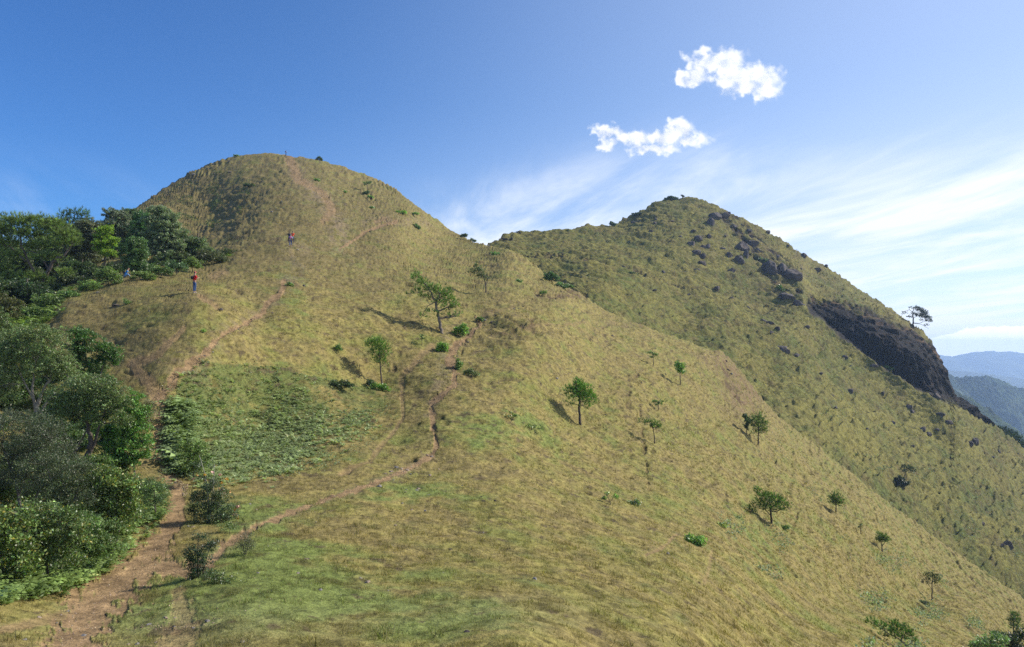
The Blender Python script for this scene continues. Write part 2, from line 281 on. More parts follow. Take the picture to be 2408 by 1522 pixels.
def far_colour(u, v, P, rock, scar):
    n1 = fbm(P * 0.06, 4, .6); n2 = fbm(P * 0.35 + 40, 3, .6); n3 = fbm(P * np.array([.12, .12, .9]) + 80, 3, .6)
    a = np.array([.215, .196, .054]); g = np.array([.135, .155, .038]); br = np.array([.165, .118, .048]); yl = np.array([.26, .23, .058])
    t = np.clip(.45 + 1.3 * n1 + .8 * n3, 0, 1)[:, None]; col = a * (1 - t) + g * t
    b = np.clip(.22 + 1.3 * n2 + .5 * blob(u, v, 1850, 600, 160, 120) + .35 * blob(u, v, 2100, 760, 100, 50) + .35 * blob(u, v, 2380, 1060, 60, 40), 0, .85)[:, None]; col = col * (1 - b * .75) + br * b * .75
    y = np.clip(.15 + 1.2 * fbm(P * .11 + 9, 3) + .5 * blob(u, v, 2150, 1000, 250, 80), 0, .8)[:, None]; col = col * (1 - y) + yl * y
    pit = sstep(perlin(P * np.array([.30, .30, .9]) + 311), .26, .5)[:, None] * .25; col = col * (1 - pit) + np.array([.07, .06, .03]) * pit
    fine = sstep(fbm(P * np.array([.55, .55, 1.6]) + 171, 3, .65), .05, .5)[:, None] * .4; col = col * (1 - fine)
    s_ = scar[:, None]; col = col * (1 - s_) + np.array([.12, .085, .05]) * s_
    rk = np.array([.013, .011, .011]); rc = rk * (1 + 1.2 * n2)[:, None] + np.array([.085, .05, .022]) * sstep(n3 + n2, 0.1, .5)[:, None] * (.22 + 1.3 * sstep(-(v - np.interp(u, [1900, 2050, 2150, 2240], [715, 765, 800, 900])), 0, 20))[:, None]
    r = rock[:, None]; col = col * (1 - r) + rc * r
    return np.clip(col, .01, 1)

def near_disp(P, dirt, scar, u, v):
    """vertical relief (metres) of the near hillside"""
    Y = P[:, 1]; far = sstep(Y, 25, 110)
    ter = fbm(P * np.array([.16, .16, 1.15]) + 5, 3, .6)
    z = .5 * fbm(P * .09, 2) * sstep(Y, 12, 60) + .22 * fbm(P * .32 + 77, 2) * sstep(Y, 12, 40)
    z = z + (.12 + .42 * far) * ter * sstep(Y, 25, 60)
    z = z + (.07 + .16 * far) * fbm(P * 1.0, 3, .6) + .04 * fbm(P * 3.3, 2)
    rough = blob(u, v, 470, 480, 130, 80) + .6 * blob(u, v, 1200, 780, 150, 60)
    z = z + 1.1 * rough * fbm(P * np.array([.30, .30, .7]) + 31, 3, .6)
    st = np.sin(2 * np.pi * P[:, 2] / 1.0 + 6 * fbm(P * .11 + 3, 4, .6)) ; z = z + .17 * st * sstep(Y, 70, 130) * sstep(fbm(P * .07 + 50, 2), -.35, .1)
    pit = sstep(perlin(P * np.array([.75, .75, 1.7]) + 211), .30, .55) * sstep(Y, 20, 45); z = z - .24 * pit; z = z + .07 * np.abs(fbm(P * 2.1 + 61, 2)) * sstep(Y, 10, 30)
    z = z - dirt * (.05 + .03 * sstep(Y, 30, 60)) - scar * .3
    return z * (1 - .5 * (dirt > .6))
def far_disp(P, rock, scar, u, v):
    bump = sstep(perlin(P * np.array([.16, .16, .5]) + 91), .12, .42) * sstep(perlin(P * .03 + 7), -.35, .1)
    z = 1.3 * fbm(P * .035, 3) + 1.7 * fbm(P * np.array([.075, .075, .50]) + 5, 4, .62) + .5 * fbm(P * .55, 3, .6) + .9 * bump
    st = np.sin(2 * np.pi * P[:, 2] / 1.5 + 7 * fbm(P * .07 + 3, 4, .6)); z = z + .30 * st * sstep(fbm(P * .05 + 50, 2), -.4, .0)
    rm = inside(u, v, ROCKY) * 1.0
    z = z + .55 * np.abs(perlin(P * np.array([.33, .33, .8]) + 11)) + .35 * np.abs(perlin(P * np.array([.8, .8, 1.6]) + 21)) - .4 * sstep(perlin(P * np.array([.30, .30, .9]) + 311), .28, .5); z = z + rm * 2.2 * (fbm(P * .16 + 3, 3, .6)) - scar * 1.0
    return z * (1 - rock * .6)
def rock_mask(u, v, P):
    n = fbm(P * .12, 3, .6)
    gr = fbm(P * .33 + 8, 3, .6)
    m = (inside(u + 20 * n + 12 * gr, v + np.where(v < np.interp(u, [1900, 2050, 2150, 2240], [718, 775, 815, 900]), 34, 10) * (n + .7 * gr), CLIFF) | inside(u, v, OUTCROP)).astype(np.float32)
    rm = inside(u, v, ROCKY)
    m = np.maximum(m, rm * sstep(fbm(P * .14 + 3, 3, .6) , .02, .14))
    return m
def smooth1(m, k=2): return m
def cliff_push(P, rock):
    """horizontal relief of the rock face"""
    r = np.abs(fbm(P * np.array([.11, .11, .07]) + 2, 3, .55)); r2 = np.abs(fbm(P * np.array([.4, .4, .22]) + 7, 3, .6))
    return rock * (5 * r + 2.4 * r2 - 2.2)

_gap_u = [1885, 1903, 1908, 1960, 2030, 2100, 2160, 2230, 2258]; _gap_v = [700, 734, 737, 777, 832, 882, 922, 949, 958]
_far0 = far_d
def far_d(u, v):
    e = np.interp(u, _gap_u, _gap_v); w = sstep(np.asarray(u, float), 1875, 1925) * (1 - sstep(np.asarray(u, float), 2270, 2350))
    return _far0(u, v) + 15 * w * sstep(e - v, 0, 7)
def near_surface(u, v):
    u = np.atleast_1d(np.asarray(u, float)); v = np.atleast_1d(np.asarray(v, float))
    P = at(u, v, near_d(u, v)); d = dirt_mask(u, v, P); s = scar_mask(u, v, P)
    Q = P.copy(); Q[:, 2] += near_disp(P, d, s, u, v); return Q, P, d, s
def far_surface(u, v):
    u = np.atleast_1d(np.asarray(u, float)); v = np.atleast_1d(np.asarray(v, float))
    P = at(u, v, far_d(u, v)); r = rock_mask(u, v, P); s = scar_mask(u, v, P)
    Q = P.copy(); Q[:, 2] += far_disp(P, r, s, u, v); Q[:, 1] -= cliff_push(P, r); return Q, P, r, s

ALB = .73        # overall reflectance of the plant, soil and rock palette below
def mesh_np(name, V, F, mat=None, col=None, smooth=True, parent=None, flat=None):
    """V (n,3); F (m,k) constant k"""
    me = bpy.data.meshes.new(name); V = np.asarray(V, np.float32); F = np.asarray(F, np.int32); k = F.shape[1]
    me.vertices.add(len(V)); me.vertices.foreach_set('co', V.ravel())
    me.loops.add(F.size); me.loops.foreach_set('vertex_index', F.ravel())
    me.polygons.add(len(F)); me.polygons.foreach_set('loop_start', np.arange(0, F.size, k, dtype=np.int32))
    try: me.polygons.foreach_set('loop_total', np.full(len(F), k, np.int32))
    except Exception: pass
    if smooth: me.polygons.foreach_set('use_smooth', np.ones(len(F), bool))
    if col is not None:
        a = me.color_attributes.new('Col', 'FLOAT_COLOR', 'POINT')
        a.data.foreach_set('color', np.concatenate([np.asarray(col, np.float32) * ALB, np.ones((len(V), 1), np.float32)], 1).ravel())
    me.update(calc_edges=True); me.validate()
    o = bpy.data.objects.new(name, me); C.objects.link(o)
    if mat: me.materials.append(mat)
    if parent: o.parent = parent
    return o
def tag(o, label=None, cat=None, group=None, kind=None):
    for k, x in (('label', label), ('category', cat), ('group', group), ('kind', kind)):
        if x: o[k] = x
    return o
def empty(name, loc, label, cat, group=None):
    o = bpy.data.objects.new(name, None); C.objects.link(o); o.location = loc; o.empty_display_size = .3
    return tag(o, label, cat, group)

# ------------------------------------------------------------------ materials
def new_mat(name):
    m = bpy.data.materials.new(name); m.use_nodes = True; t = m.node_tree; t.nodes.clear()
    o = nn(t, 'ShaderNodeOutputMaterial'); b = nn(t, 'ShaderNodeBsdfPrincipled'); t.links.new(b.outputs[0], o.inputs[0])
    return m, t, b, o
def ground_mat(name, s1, s2, bump=.35, dist=.05):
    m, t, b, o = new_mat(name)
    a = nn(t, 'ShaderNodeAttribute', attribute_name='Col'); g = nn(t, 'ShaderNodeNewGeometry')
    n1 = noise(t, g.outputs['Position'], s1, 5, .65); n2 = noise(t, g.outputs['Position'], s2, 3, .6)
    k = mth(t, 'ADD', mth(t, 'MULTIPLY', n1, 2.0), mth(t, 'MULTIPLY', n2, 1.4)); k = mth(t, 'MAXIMUM', mth(t, 'ADD', k, -.7), .25)
    kc = nn(t, 'ShaderNodeCombineXYZ')
    for i in range(3): t.links.new(k, kc.inputs[i])
    t.links.new(mixc(t, 1.0, a.outputs['Color'], kc.outputs[0], 'MULTIPLY'), b.inputs['Base Color'])
    b.inputs['Roughness'].default_value = .95; b.inputs['Specular IOR Level'].default_value = .12
    bp = nn(t, 'ShaderNodeBump'); bp.inputs['Strength'].default_value = bump; bp.inputs['Distance'].default_value = dist
    t.links.new(mth(t, 'ADD', n1, n2), bp.inputs['Height']); t.links.new(bp.outputs[0], b.inputs['Normal'])
    return m
M_near = ground_mat('grassy_soil', 3.0, 14.0, .6, .08)
M_far = ground_mat('far_grass', .9, 4.0, .7, .25)
def leaf_mat(name, rough=.5, spec=.4, trans=.35):
    m, t, b, o = new_mat(name)
    a = nn(t, 'ShaderNodeAttribute', attribute_name='Col')
    t.links.new(a.outputs['Color'], b.inputs['Base Color']); b.inputs['Roughness'].default_value = rough; b.inputs['Specular IOR Level'].default_value = spec
    tr = nn(t, 'ShaderNodeBsdfTranslucent'); tcx = mixc(t, 1.0, a.outputs['Color'], (1.2, 1.35, .6, 1), 'MULTIPLY'); t.links.new(tcx, tr.inputs[0])
    mx = nn(t, 'ShaderNodeMixShader'); mx.inputs[0].default_value = trans
    t.links.new(b.outputs[0], mx.inputs[1]); t.links.new(tr.outputs[0], mx.inputs[2]); t.links.new(mx.outputs[0], o.inputs[0])
    return m
M_leaf = leaf_mat('leaf', .42, .5, .3); M_needle = leaf_mat('pine_needle', .55, .3, .25); M_grass = leaf_mat('grass_blade', .7, .15, .3)
def plain(name, col, rough=.8, spec=.2, var=.35, scale=8.0, bump=0):
    m, t, b, o = new_mat(name); tcn = nn(t, 'ShaderNodeTexCoord')
    n = noise(t, tcn.outputs['Object'], scale, 4, .6)
    k = mth(t, 'ADD', mth(t, 'MULTIPLY', n, 2 * var), 1 - var); kc = nn(t, 'ShaderNodeCombineXYZ')
    for i in range(3): t.links.new(k, kc.inputs[i])
    t.links.new(mixc(t, 1.0, (*col, 1), kc.outputs[0], 'MULTIPLY'), b.inputs['Base Color'])
    b.inputs['Roughness'].default_value = rough; b.inputs['Specular IOR Level'].default_value = spec
    if bump:
        bp = nn(t, 'ShaderNodeBump'); bp.inputs['Strength'].default_value = .7; bp.inputs['Distance'].default_value = bump
        t.links.new(n, bp.inputs['Height']); t.links.new(bp.outputs[0], b.inputs['Normal'])
    return m
M_bark = plain('bark', (.16, .125, .10), .9, .1, .6, 14, .02)
M_palebark = plain('pale_bark', (.30, .26, .20), .9, .1, .5, 14, .02)
M_rock = plain('dark_rock', (.085, .072, .066), .9, .2, .7, 1.2, .15)
M_stone = plain('pale_stone', (.36, .30, .235), .9, .2, .45, 6, .02)

# ------------------------------------------------------------------ terrain
print('terrain')
ucols = np.concatenate([np.linspace(-900, -40, 60), np.arange(-36, 2445, 2.2), np.linspace(2450, 3400, 90)])
nu = len(ucols)
s1v = sil1(ucols); s2v = sil2(ucols)
rows = []       # each row: dict of base points, layer, u, v
VB = 1600.0
# segment A: from the viewpoint down to the bottom of the visible slope
Pb = at(ucols, np.full(nu, VB), near_d(ucols, np.full(nu, VB))); Pb2 = at(ucols, np.full(nu, VB - 6), near_d(ucols, np.full(nu, VB - 6)))
slope = (Pb2[:, 2] - Pb[:, 2]) / np.maximum(Pb2[:, 1] - Pb[:, 1], .02); slope = np.clip(slope, -.8, .3)
aa = Pb[:, 0] / Pb[:, 1]
SEG = []
def addrow(P, u, v, layer): SEG.append((P, u, v, layer))
Y0, Z0 = 1.2, -1.65
for (yy, zz, g) in ((-60, -12, 90), (-25, -5, 45), (-8, -2.2, 16), (-2, -1.75, 6)):
    addrow(np.stack([aa * g, np.full(nu, float(yy)), np.full(nu, zz)], 1), ucols, np.full(nu, 1700.), 0)
for t in np.linspace(0, 1, 26)[:-1]:
    Y = Y0 + (Pb[:, 1] - Y0) * t; H = Pb[:, 1] - Y0; m0 = (Pb[:, 2] - Z0) / H
    h00, h10, h01, h11 = 2*t**3-3*t**2+1, t**3-2*t**2+t, -2*t**3+3*t**2, t**3-t**2
    z = h00 * Z0 + h10 * H * m0 + h01 * Pb[:, 2] + h11 * H * slope
    addrow(np.stack([aa * Y, Y, z], 1), ucols, np.full(nu, VB), 0)
NB = 470
nb_start = len(SEG)
for t in np.linspace(0, 1, NB):
    v = VB + (s1v - VB) * t; addrow(at(ucols, v, near_d(ucols, v)), ucols, v, 1)
nb_end = len(SEG)
Pc = SEG[-1][0]; vb2 = np.maximum(s1v + 12, s2v + 60)
Pd = at(ucols, vb2, far_d(ucols, vb2)); Pd_y = np.maximum(Pd[:, 1], Pc[:, 1] + 12); Pd = at(ucols, vb2, Pd_y)
for t in np.linspace(0, 1, 14)[1:-1]:
    P = Pc * (1 - t) + Pd * t; dY = Pd[:, 1] - Pc[:, 1]; P[:, 2] -= (0.06 * dY + 1.0) * 4 * t * (1 - t)
    addrow(P, ucols, s1v, 2)
ND = 260
nd_start = len(SEG)
for t in np.linspace(0, 1, ND):
    v = vb2 + (s2v - vb2) * t; D = far_d(ucols, v); D = np.maximum(D, Pd_y + 0 * D) if t == 0 else D
    addrow(at(ucols, v, D), ucols, v, 3)
nd_end = len(SEG)
Pe = SEG[-1][0]
for dY, fz in ((3, .5), (8, 2.2), (18, 8), (40, 24), (90, 60), (180, 125), (320, 210), (520, 300)):
    P = Pe.copy(); P[:, 0] *= (Pe[:, 1] + dY) / Pe[:, 1]; P[:, 1] += dY; P[:, 2] = P[:, 2] - fz * 1.1
    P[:, 2] = np.maximum(P[:, 2], -330); addrow(P, ucols, s2v, 4)
nr = len(SEG)
P0 = np.concatenate([s_[0] for s_ in SEG]); U = np.concatenate([s_[1] for s_ in SEG]); Vv = np.concatenate([s_[2] for s_ in SEG]); LY = np.concatenate([np.full(nu, s_[3]) for s_ in SEG])
dirt = np.zeros(len(P0), np.float32); scar = dirt.copy(); rock = dirt.copy(); Q = P0.copy(); COL = np.zeros((len(P0), 3))
mN = LY <= 2
dirt[mN] = dirt_mask(U[mN], Vv[mN], P0[mN]) * (LY[mN] < 2); scar[mN] = scar_mask(U[mN], Vv[mN], P0[mN]) * (LY[mN] == 1)
Q[mN, 2] += near_disp(P0[mN], dirt[mN], scar[mN], U[mN], Vv[mN]); COL[mN] = near_colour(U[mN], Vv[mN], P0[mN], dirt[mN], scar[mN])
mF = LY > 2
rock[mF] = rock_mask(U[mF], Vv[mF], P0[mF]); scar[mF] = scar_mask(U[mF], Vv[mF], P0[mF]) * (LY[mF] == 3)
# soften the edge of the rock face so that it bulges out instead of stepping
rk = rock.reshape(nr, nu)
for _ in range(3):
    rk[nd_start + 1:nd_end - 1, 1:-1] = (rk[nd_start + 1:nd_end - 1, 1:-1] * 2 + rk[nd_start:nd_end - 2, 1:-1] + rk[nd_start + 2:nd_end, 1:-1] + rk[nd_start + 1:nd_end - 1, :-2] + rk[nd_start + 1:nd_end - 1, 2:]) / 6
rock = rk.ravel()
Q[mF, 2] += far_disp(P0[mF], rock[mF], scar[mF], U[mF], Vv[mF]); Q[mF, 1] -= cliff_push(P0[mF], rock[mF]); COL[mF] = far_colour(U[mF], Vv[mF], P0[mF], rock[mF], scar[mF])
idx = np.arange(nr * nu).reshape(nr, nu)
quads = np.stack([idx[:-1, :-1], idx[:-1, 1:], idx[1:, 1:], idx[1:, :-1]], -1)       # (nr-1, nu-1, 4)
rowi = np.repeat(np.arange(nr - 1)[:, None], nu - 1, 1)
dq = dirt[quads].mean(-1); rq = rock[quads].mean(-1)
uq = U[quads].mean(-1); vq = Vv[quads].mean(-1)
near_rows = rowi < nb_end + 3
main_path = (dq > .5) & near_rows & (rowi >= nb_start - 26)
upper = main_path & (vq < 600)
mp = main_path & ~upper
def sub(name, mask, mat, kind='structure'):
    q = quads[mask]; used, inv = np.unique(q, return_inverse=True)
    o = mesh_np(name, Q[used], inv.reshape(-1, 4), mat, COL[used]); tag(o, kind=kind); return o
sub('dirt_path', mp & (uq < 700) & ~((uq > 470) & (vq > 1150)), M_near)
sub('dirt_path', mp & ~((uq < 700) & ~((uq > 470) & (vq > 1150))), M_near)
if upper.any(): sub('dirt_path', upper, M_near)
sub('grassy_ground', near_rows & ~main_path, M_near)
sub('rock_cliff_ground', (~near_rows) & (rq > .5) & (uq > 1880), M_far)
sub('far_hill', (~near_rows) & ~((rq > .5) & (uq > 1880)), M_far)
# ------------------------------------------------------------------ distant mountains, valley floor, cloud bank
def strip(name, crest, Y, depth, base_z, mat, colf, amp, fine, ridge_w, step=6, nrow=60, seed=0):
    us = np.arange(-700, 3400, step, dtype=float); cv = np.interp(us, [c[0] for c in crest], [c[1] for c in crest])
    top = at(us, cv, np.full(len(us), float(Y))); rows_ = []
    for t in np.linspace(0, 1, nrow):
        P = top.copy(); P[:, 1] -= depth * (1 - t); P[:, 0] = top[:, 0]; P[:, 2] = base_z + (top[:, 2] - base_z) * (t ** 1.15); rows_.append(P)
    for t in np.linspace(0, 1, 12)[1:]:
        P = top.copy(); P[:, 1] += depth * .7 * t; P[:, 2] = top[:, 2] + (base_z - top[:, 2]) * t; rows_.append(P)
    P = np.concatenate(rows_); n_ = len(us); tt = np.concatenate([np.full(n_, t) for t in list(np.linspace(0, 1, nrow)) + [1 - x for x in np.linspace(0, 1, 12)[1:]]])
    spur = np.abs(perlin(np.stack([P[:, 0] / ridge_w, P[:, 1] / (ridge_w * 3), np.full(len(P), seed + .5)], 1)))
    Q_ = P.copy(); w = np.clip((1 - tt) * 3.5, 0, 1)
    Q_[:, 1] -= (spur - .25) * amp * 2.2 * w; Q_[:, 2] += (fbm(P / (ridge_w * .4) + seed, 3) * amp * .35) * (w * .8 + .06)
    Q_ = Q_ + fine * np.stack([fbm(P / 9 + 3, 2), fbm(P / 9 + 13, 2), np.abs(fbm(P / 9 + 23, 2)) * 1.5], 1)
    i_ = np.arange(len(rows_) * n_).reshape(len(rows_), n_)
    F_ = np.stack([i_[:-1, :-1], i_[:-1, 1:], i_[1:, 1:], i_[1:, :-1]], -1).reshape(-1, 4)
    o = mesh_np(name, Q_, F_, mat, colf(P)); tag(o, kind='structure'); return o
M_mtn = ground_mat('forest_cover', .08, .3, .9, 4.0)
forest_c = lambda P: np.array([.045, .075, .03]) * (1 + .9 * fbm(P / 40, 3))[:, None].clip(.3, 2) + np.array([.05, .05, .02]) * sstep(fbm(P / 120 + 9, 3), .1, .4)[:, None]
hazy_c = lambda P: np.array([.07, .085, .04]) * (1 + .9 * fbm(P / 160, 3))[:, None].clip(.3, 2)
strip('forested_spur', [(-1200,1200),(2000,800),(2200,893),(2246,922),(2285,942),(2326,962),(2350,985),(2380,1003),(2450,1060),(2700,1250),(3700,1700)], 1000, 420, -420, M_mtn, forest_c, 42, 5.0, 110, 2.0, 90, 2)
strip('forested_mountain', [(-1200,950),(2000,840),(2200,868),(2233,881),(2246,887),(2256,890),(2273,885),(2292,886),(2308,884),(2325,885),(2338,887),(2350,892),(2361,898),(2375,905),(2387,911),(2410,916),(2500,930),(2700,900),(3700,980)], 1750, 640, -520, M_mtn, forest_c, 125, 6.0, 270, 2.0, 110, 5)
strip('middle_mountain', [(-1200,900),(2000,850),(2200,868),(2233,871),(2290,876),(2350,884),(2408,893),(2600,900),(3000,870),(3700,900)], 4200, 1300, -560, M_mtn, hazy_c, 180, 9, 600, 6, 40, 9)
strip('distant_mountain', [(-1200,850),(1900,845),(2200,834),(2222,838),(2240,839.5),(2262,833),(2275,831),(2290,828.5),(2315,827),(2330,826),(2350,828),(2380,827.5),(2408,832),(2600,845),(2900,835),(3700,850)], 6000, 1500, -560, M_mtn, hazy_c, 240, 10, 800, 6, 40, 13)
vx = np.linspace(-9000, 9000, 60); vy = np.linspace(-400, 6500, 40); X_, Y_ = np.meshgrid(vx, vy)
PV = np.stack([X_.ravel(), Y_.ravel(), np.full(X_.size, -560.)], 1); PV[:, 2] += 25 * fbm(PV / 700, 3)
iv = np.arange(X_.size).reshape(X_.shape)
tag(mesh_np('valley_ground', PV, np.stack([iv[:-1, :-1], iv[:-1, 1:], iv[1:, 1:], iv[1:, :-1]], -1).reshape(-1, 4), M_mtn, hazy_c(PV)), kind='structure')

# two fair-weather clouds: volumes of droplets high over the far hill
def cloud(name, label, Y, blobs, dens, thick):
    """blobs in layout units (u, v, ru, rv)"""
    us = [b_[0] for b_ in blobs]; vs = [b_[1] for b_ in blobs]; cu = (min(us) + max(us)) / 2; cv = (min(vs) + max(vs)) / 2
    c = at(cu, cv, Y); k = Y / FPX
    lo = np.array([min((b_[0] - b_[2] * 1.35 - cu) * k for b_ in blobs), -thick * 1.3, min((cv - b_[1] - b_[3] * 1.35) * k for b_ in blobs)])
    hi = np.array([max((b_[0] + b_[2] * 1.35 - cu) * k for b_ in blobs), thick * 1.3, max((cv - b_[1] + b_[3] * 1.35) * k for b_ in blobs)])
    Vx = [(x, y, z) for x in (lo[0], hi[0]) for y in (lo[1], hi[1]) for z in (lo[2], hi[2])]
    o = mesh_np(name, Vx, [(0,1,3,2),(4,6,7,5),(0,4,5,1),(2,3,7,6),(0,2,6,4),(1,5,7,3)], None, smooth=False); o.location = c
    mt = bpy.data.materials.new(name + '_vapour'); mt.use_nodes = True; t = mt.node_tree; t.nodes.clear()
    out = nn(t, 'ShaderNodeOutputMaterial'); pv = nn(t, 'ShaderNodeVolumePrincipled'); t.links.new(pv.outputs[0], out.inputs['Volume'])
    pv.inputs['Color'].default_value = (1, 1, 1, 1); pv.inputs['Anisotropy'].default_value = 0
    tcn = nn(t, 'ShaderNodeTexCoord'); f = None
    wn = nn(t, 'ShaderNodeTexNoise'); wn.inputs['Scale'].default_value = 1 / (22 * k); wn.inputs['Detail'].default_value = 3; t.links.new(tcn.outputs['Object'], wn.inputs['Vector'])
    w1 = nn(t, 'ShaderNodeVectorMath', operation='SUBTRACT'); t.links.new(wn.outputs['Color'], w1.inputs[0]); w1.inputs[1].default_value = (.5, .5, .5)
    w2 = nn(t, 'ShaderNodeVectorMath', operation='SCALE'); t.links.new(w1.outputs[0], w2.inputs[0]); w2.inputs['Scale'].default_value = 34 * k
    w3 = nn(t, 'ShaderNodeVectorMath', operation='ADD'); t.links.new(tcn.outputs['Object'], w3.inputs[0]); t.links.new(w2.outputs[0], w3.inputs[1])
    for (bu, bv, ru, rv) in blobs:
        s1_ = nn(t, 'ShaderNodeVectorMath', operation='SUBTRACT'); t.links.new(w3.outputs[0], s1_.inputs[0]); s1_.inputs[1].default_value = ((bu - cu) * k, 0, (cv - bv) * k)
        s2_ = nn(t, 'ShaderNodeVectorMath', operation='DIVIDE'); t.links.new(s1_.outputs[0], s2_.inputs[0]); s2_.inputs[1].default_value = (ru * k, thick, rv * k)
        s3_ = nn(t, 'ShaderNodeVectorMath', operation='LENGTH'); t.links.new(s2_.outputs[0], s3_.inputs[0])
        g = mth(t, 'SUBTRACT', 1.0, s3_.outputs['Value']); f = g if f is None else mth(t, 'SMOOTH_MAX', f, g, .15)
    n1 = noise(t, tcn.outputs['Object'], 1 / (30 * k), 2, .5)
    d = mth(t, 'ADD', f, mth(t, 'MULTIPLY', mth(t, 'SUBTRACT', n1, .5), 2.3))
    t.links.new(mth(t, 'MULTIPLY', mrange(t, d, .12, .75), dens), pv.inputs['Density'])
    o.data.materials.append(mt); tag(o, label, 'cloud', 'small white clouds above the right hill'); return o
cloud('cloud', 'larger and higher of the two small white clouds, puffy with a ragged lower right corner', 2400.,
      [(1668,152,58,40),(1710,140,50,30),(1730,180,66,40),(1625,185,42,20),(1790,186,55,36),(1800,215,40,24),(1750,208,50,20)], .006, 60)
cloud('cloud', 'flatter lower white cloud stretched between the two hilltops, left of the larger one', 2300.,
      [(1430,312,40,18),(1490,328,55,24),(1560,325,55,22),(1600,300,34,26),(1625,328,52,16),(1540,350,60,14),(1425,340,28,14)], .006, 50)

# the air: one closed box round the camera and everything but the sky and clouds
hv = [(x, y, z) for x in (-9400, 9400) for y in (-450, 6600) for z in (-640, 84)]
haze = mesh_np('haze', hv, [(0,1,3,2),(4,6,7,5),(0,4,5,1),(2,3,7,6),(0,2,6,4),(1,5,7,3)], None, smooth=False)
hm = bpy.data.materials.new('air'); hm.use_nodes = True; ht = hm.node_tree; ht.nodes.clear()
ho = nn(ht, 'ShaderNodeOutputMaterial'); hp = nn(ht, 'ShaderNodeVolumePrincipled'); ht.links.new(hp.outputs[0], ho.inputs['Volume'])
hp.inputs['Density'].default_value = 1.7e-4; hp.inputs['Color'].default_value = (.46, .66, 1.0, 1); hp.inputs['Anisotropy'].default_value = .25
haze.data.materials.append(hm); tag(haze, kind='stuff')
# ------------------------------------------------------------------ plants: builders
class MB:
    """collects vertices, triangles and colours"""
    def __init__(s): s.V = []; s.F = []; s.K = []; s.n = 0
    def add(s, V, F, col):
        V = np.asarray(V, np.float32); s.V.append(V); s.F.append(np.asarray(F, np.int32) + s.n); s.n += len(V)
        c = np.asarray(col, np.float32); s.K.append(np.broadcast_to(c, (len(V), 3)) if c.ndim == 1 else c)
    def build(s, name, mat, parent=None, smooth=False, origin=None):
        V = np.concatenate(s.V)
        if origin is not None: V = V - np.asarray(origin, np.float32)
        return mesh_np(name, V, np.concatenate(s.F), mat, np.concatenate(s.K), smooth, parent)
def unit(a): return a / (np.linalg.norm(a, axis=-1, keepdims=True) + 1e-9)
def rdir(n, g=None): return unit((g or rng).normal(size=(n, 3)))
def leaves(mb, Cn, size, col, up=.5, aspect=.45, varr=.35, yellow=0.0, g=None):
    """diamond leaves centred on Cn"""
    g = g or rng; n = len(Cn)
    if n == 0: return
    d = unit(rdir(n, g) + np.array([0, 0, .25])); nrm = unit(rdir(n, g) + np.array([0, 0, up * 2])); s_ = unit(np.cross(d, nrm))
    L = size * g.uniform(.6, 1.3, (n, 1)); W = L * aspect
    V = np.stack([Cn - d * L * .5, Cn + s_ * W * .5, Cn + d * L * .5 + nrm * L * .04, Cn - s_ * W * .5], 1).reshape(-1, 3)
    i = np.arange(n)[:, None] * 4; F = np.concatenate([i + [0, 1, 2], i + [0, 2, 3]])
    c = np.asarray(col)[None] * np.exp(g.normal(0, varr, (n, 1))) * (1 + g.normal(0, .10, (n, 3)))
    if yellow: c = np.where(g.random((n, 1)) < yellow, np.array([.42, .36, .05])[None] * g.uniform(.7, 1.1, (n, 1)), c)
    mb.add(V, F, np.repeat(np.clip(c, .005, .9), 4, 0))
def needles(mb, Cn, Dn, length, width, col, k=12, spread=.8, varr=.3, g=None):
    """tufts of thin needles at Cn, pointing roughly along Dn"""
    g = g or rng; n = len(Cn)
    if n == 0: return
    c0 = np.repeat(Cn, k, 0); d = unit(np.repeat(Dn, k, 0) + spread * rdir(n * k, g)); s_ = unit(np.cross(d, rdir(n * k, g)))
    L = length * g.uniform(.7, 1.2, (n * k, 1))
    V = np.stack([c0 - s_ * width * .5, c0 + s_ * width * .5, c0 + d * L], 1).reshape(-1, 3)
    c = np.asarray(col)[None] * np.repeat(np.exp(g.normal(0, varr, (n, 1))), k, 0) * (1 + g.normal(0, .08, (n * k, 3)))
    mb.add(V, np.arange(n * k * 3).reshape(-1, 3), np.repeat(np.clip(c, .005, .9), 3, 0))
def tube(mb, pts, rad, col=(.16, .125, .1), sides=5):
    P = np.asarray(pts, float); n = len(P); T = unit(np.gradient(P, axis=0)); ref = np.array([.3, 1., .2]); A = unit(np.cross(T, ref)); B = np.cross(T, A)
    rad = np.broadcast_to(np.asarray(rad, float), (n,)); th = np.arange(sides) * 2 * np.pi / sides
    V = (P[:, None] + rad[:, None, None] * (np.cos(th)[None, :, None] * A[:, None] + np.sin(th)[None, :, None] * B[:, None])).reshape(-1, 3)
    i = np.arange(n - 1)[:, None] * sides + np.arange(sides)[None]; j = np.arange(n - 1)[:, None] * sides + (np.arange(sides)[None] + 1) % sides
    F = np.concatenate([np.stack([i, j, j + sides], -1).reshape(-1, 3), np.stack([i, j + sides, i + sides], -1).reshape(-1, 3)])
    mb.add(V, F, col)
def bent(a, b, sag=.12, n=6, g=None, up=0.0):
    g = g or rng; a = np.asarray(a, float); b = np.asarray(b, float); L = np.linalg.norm(b - a); t = np.linspace(0, 1, n)[:, None]
    o = g.normal(size=3) * L * sag; o2 = g.normal(size=3) * L * sag * .4
    return a + (b - a) * t + (o + np.array([0, 0, up * L])) * (4 * t * (1 - t)) * .5 + o2 * np.sin(t * 7)
def base_of(u, v, layer='near', Y=None):
    if Y is not None: return at(u, v, Y)
    return (near_surface if layer == 'near' else far_surface)(u, v)[0][0]

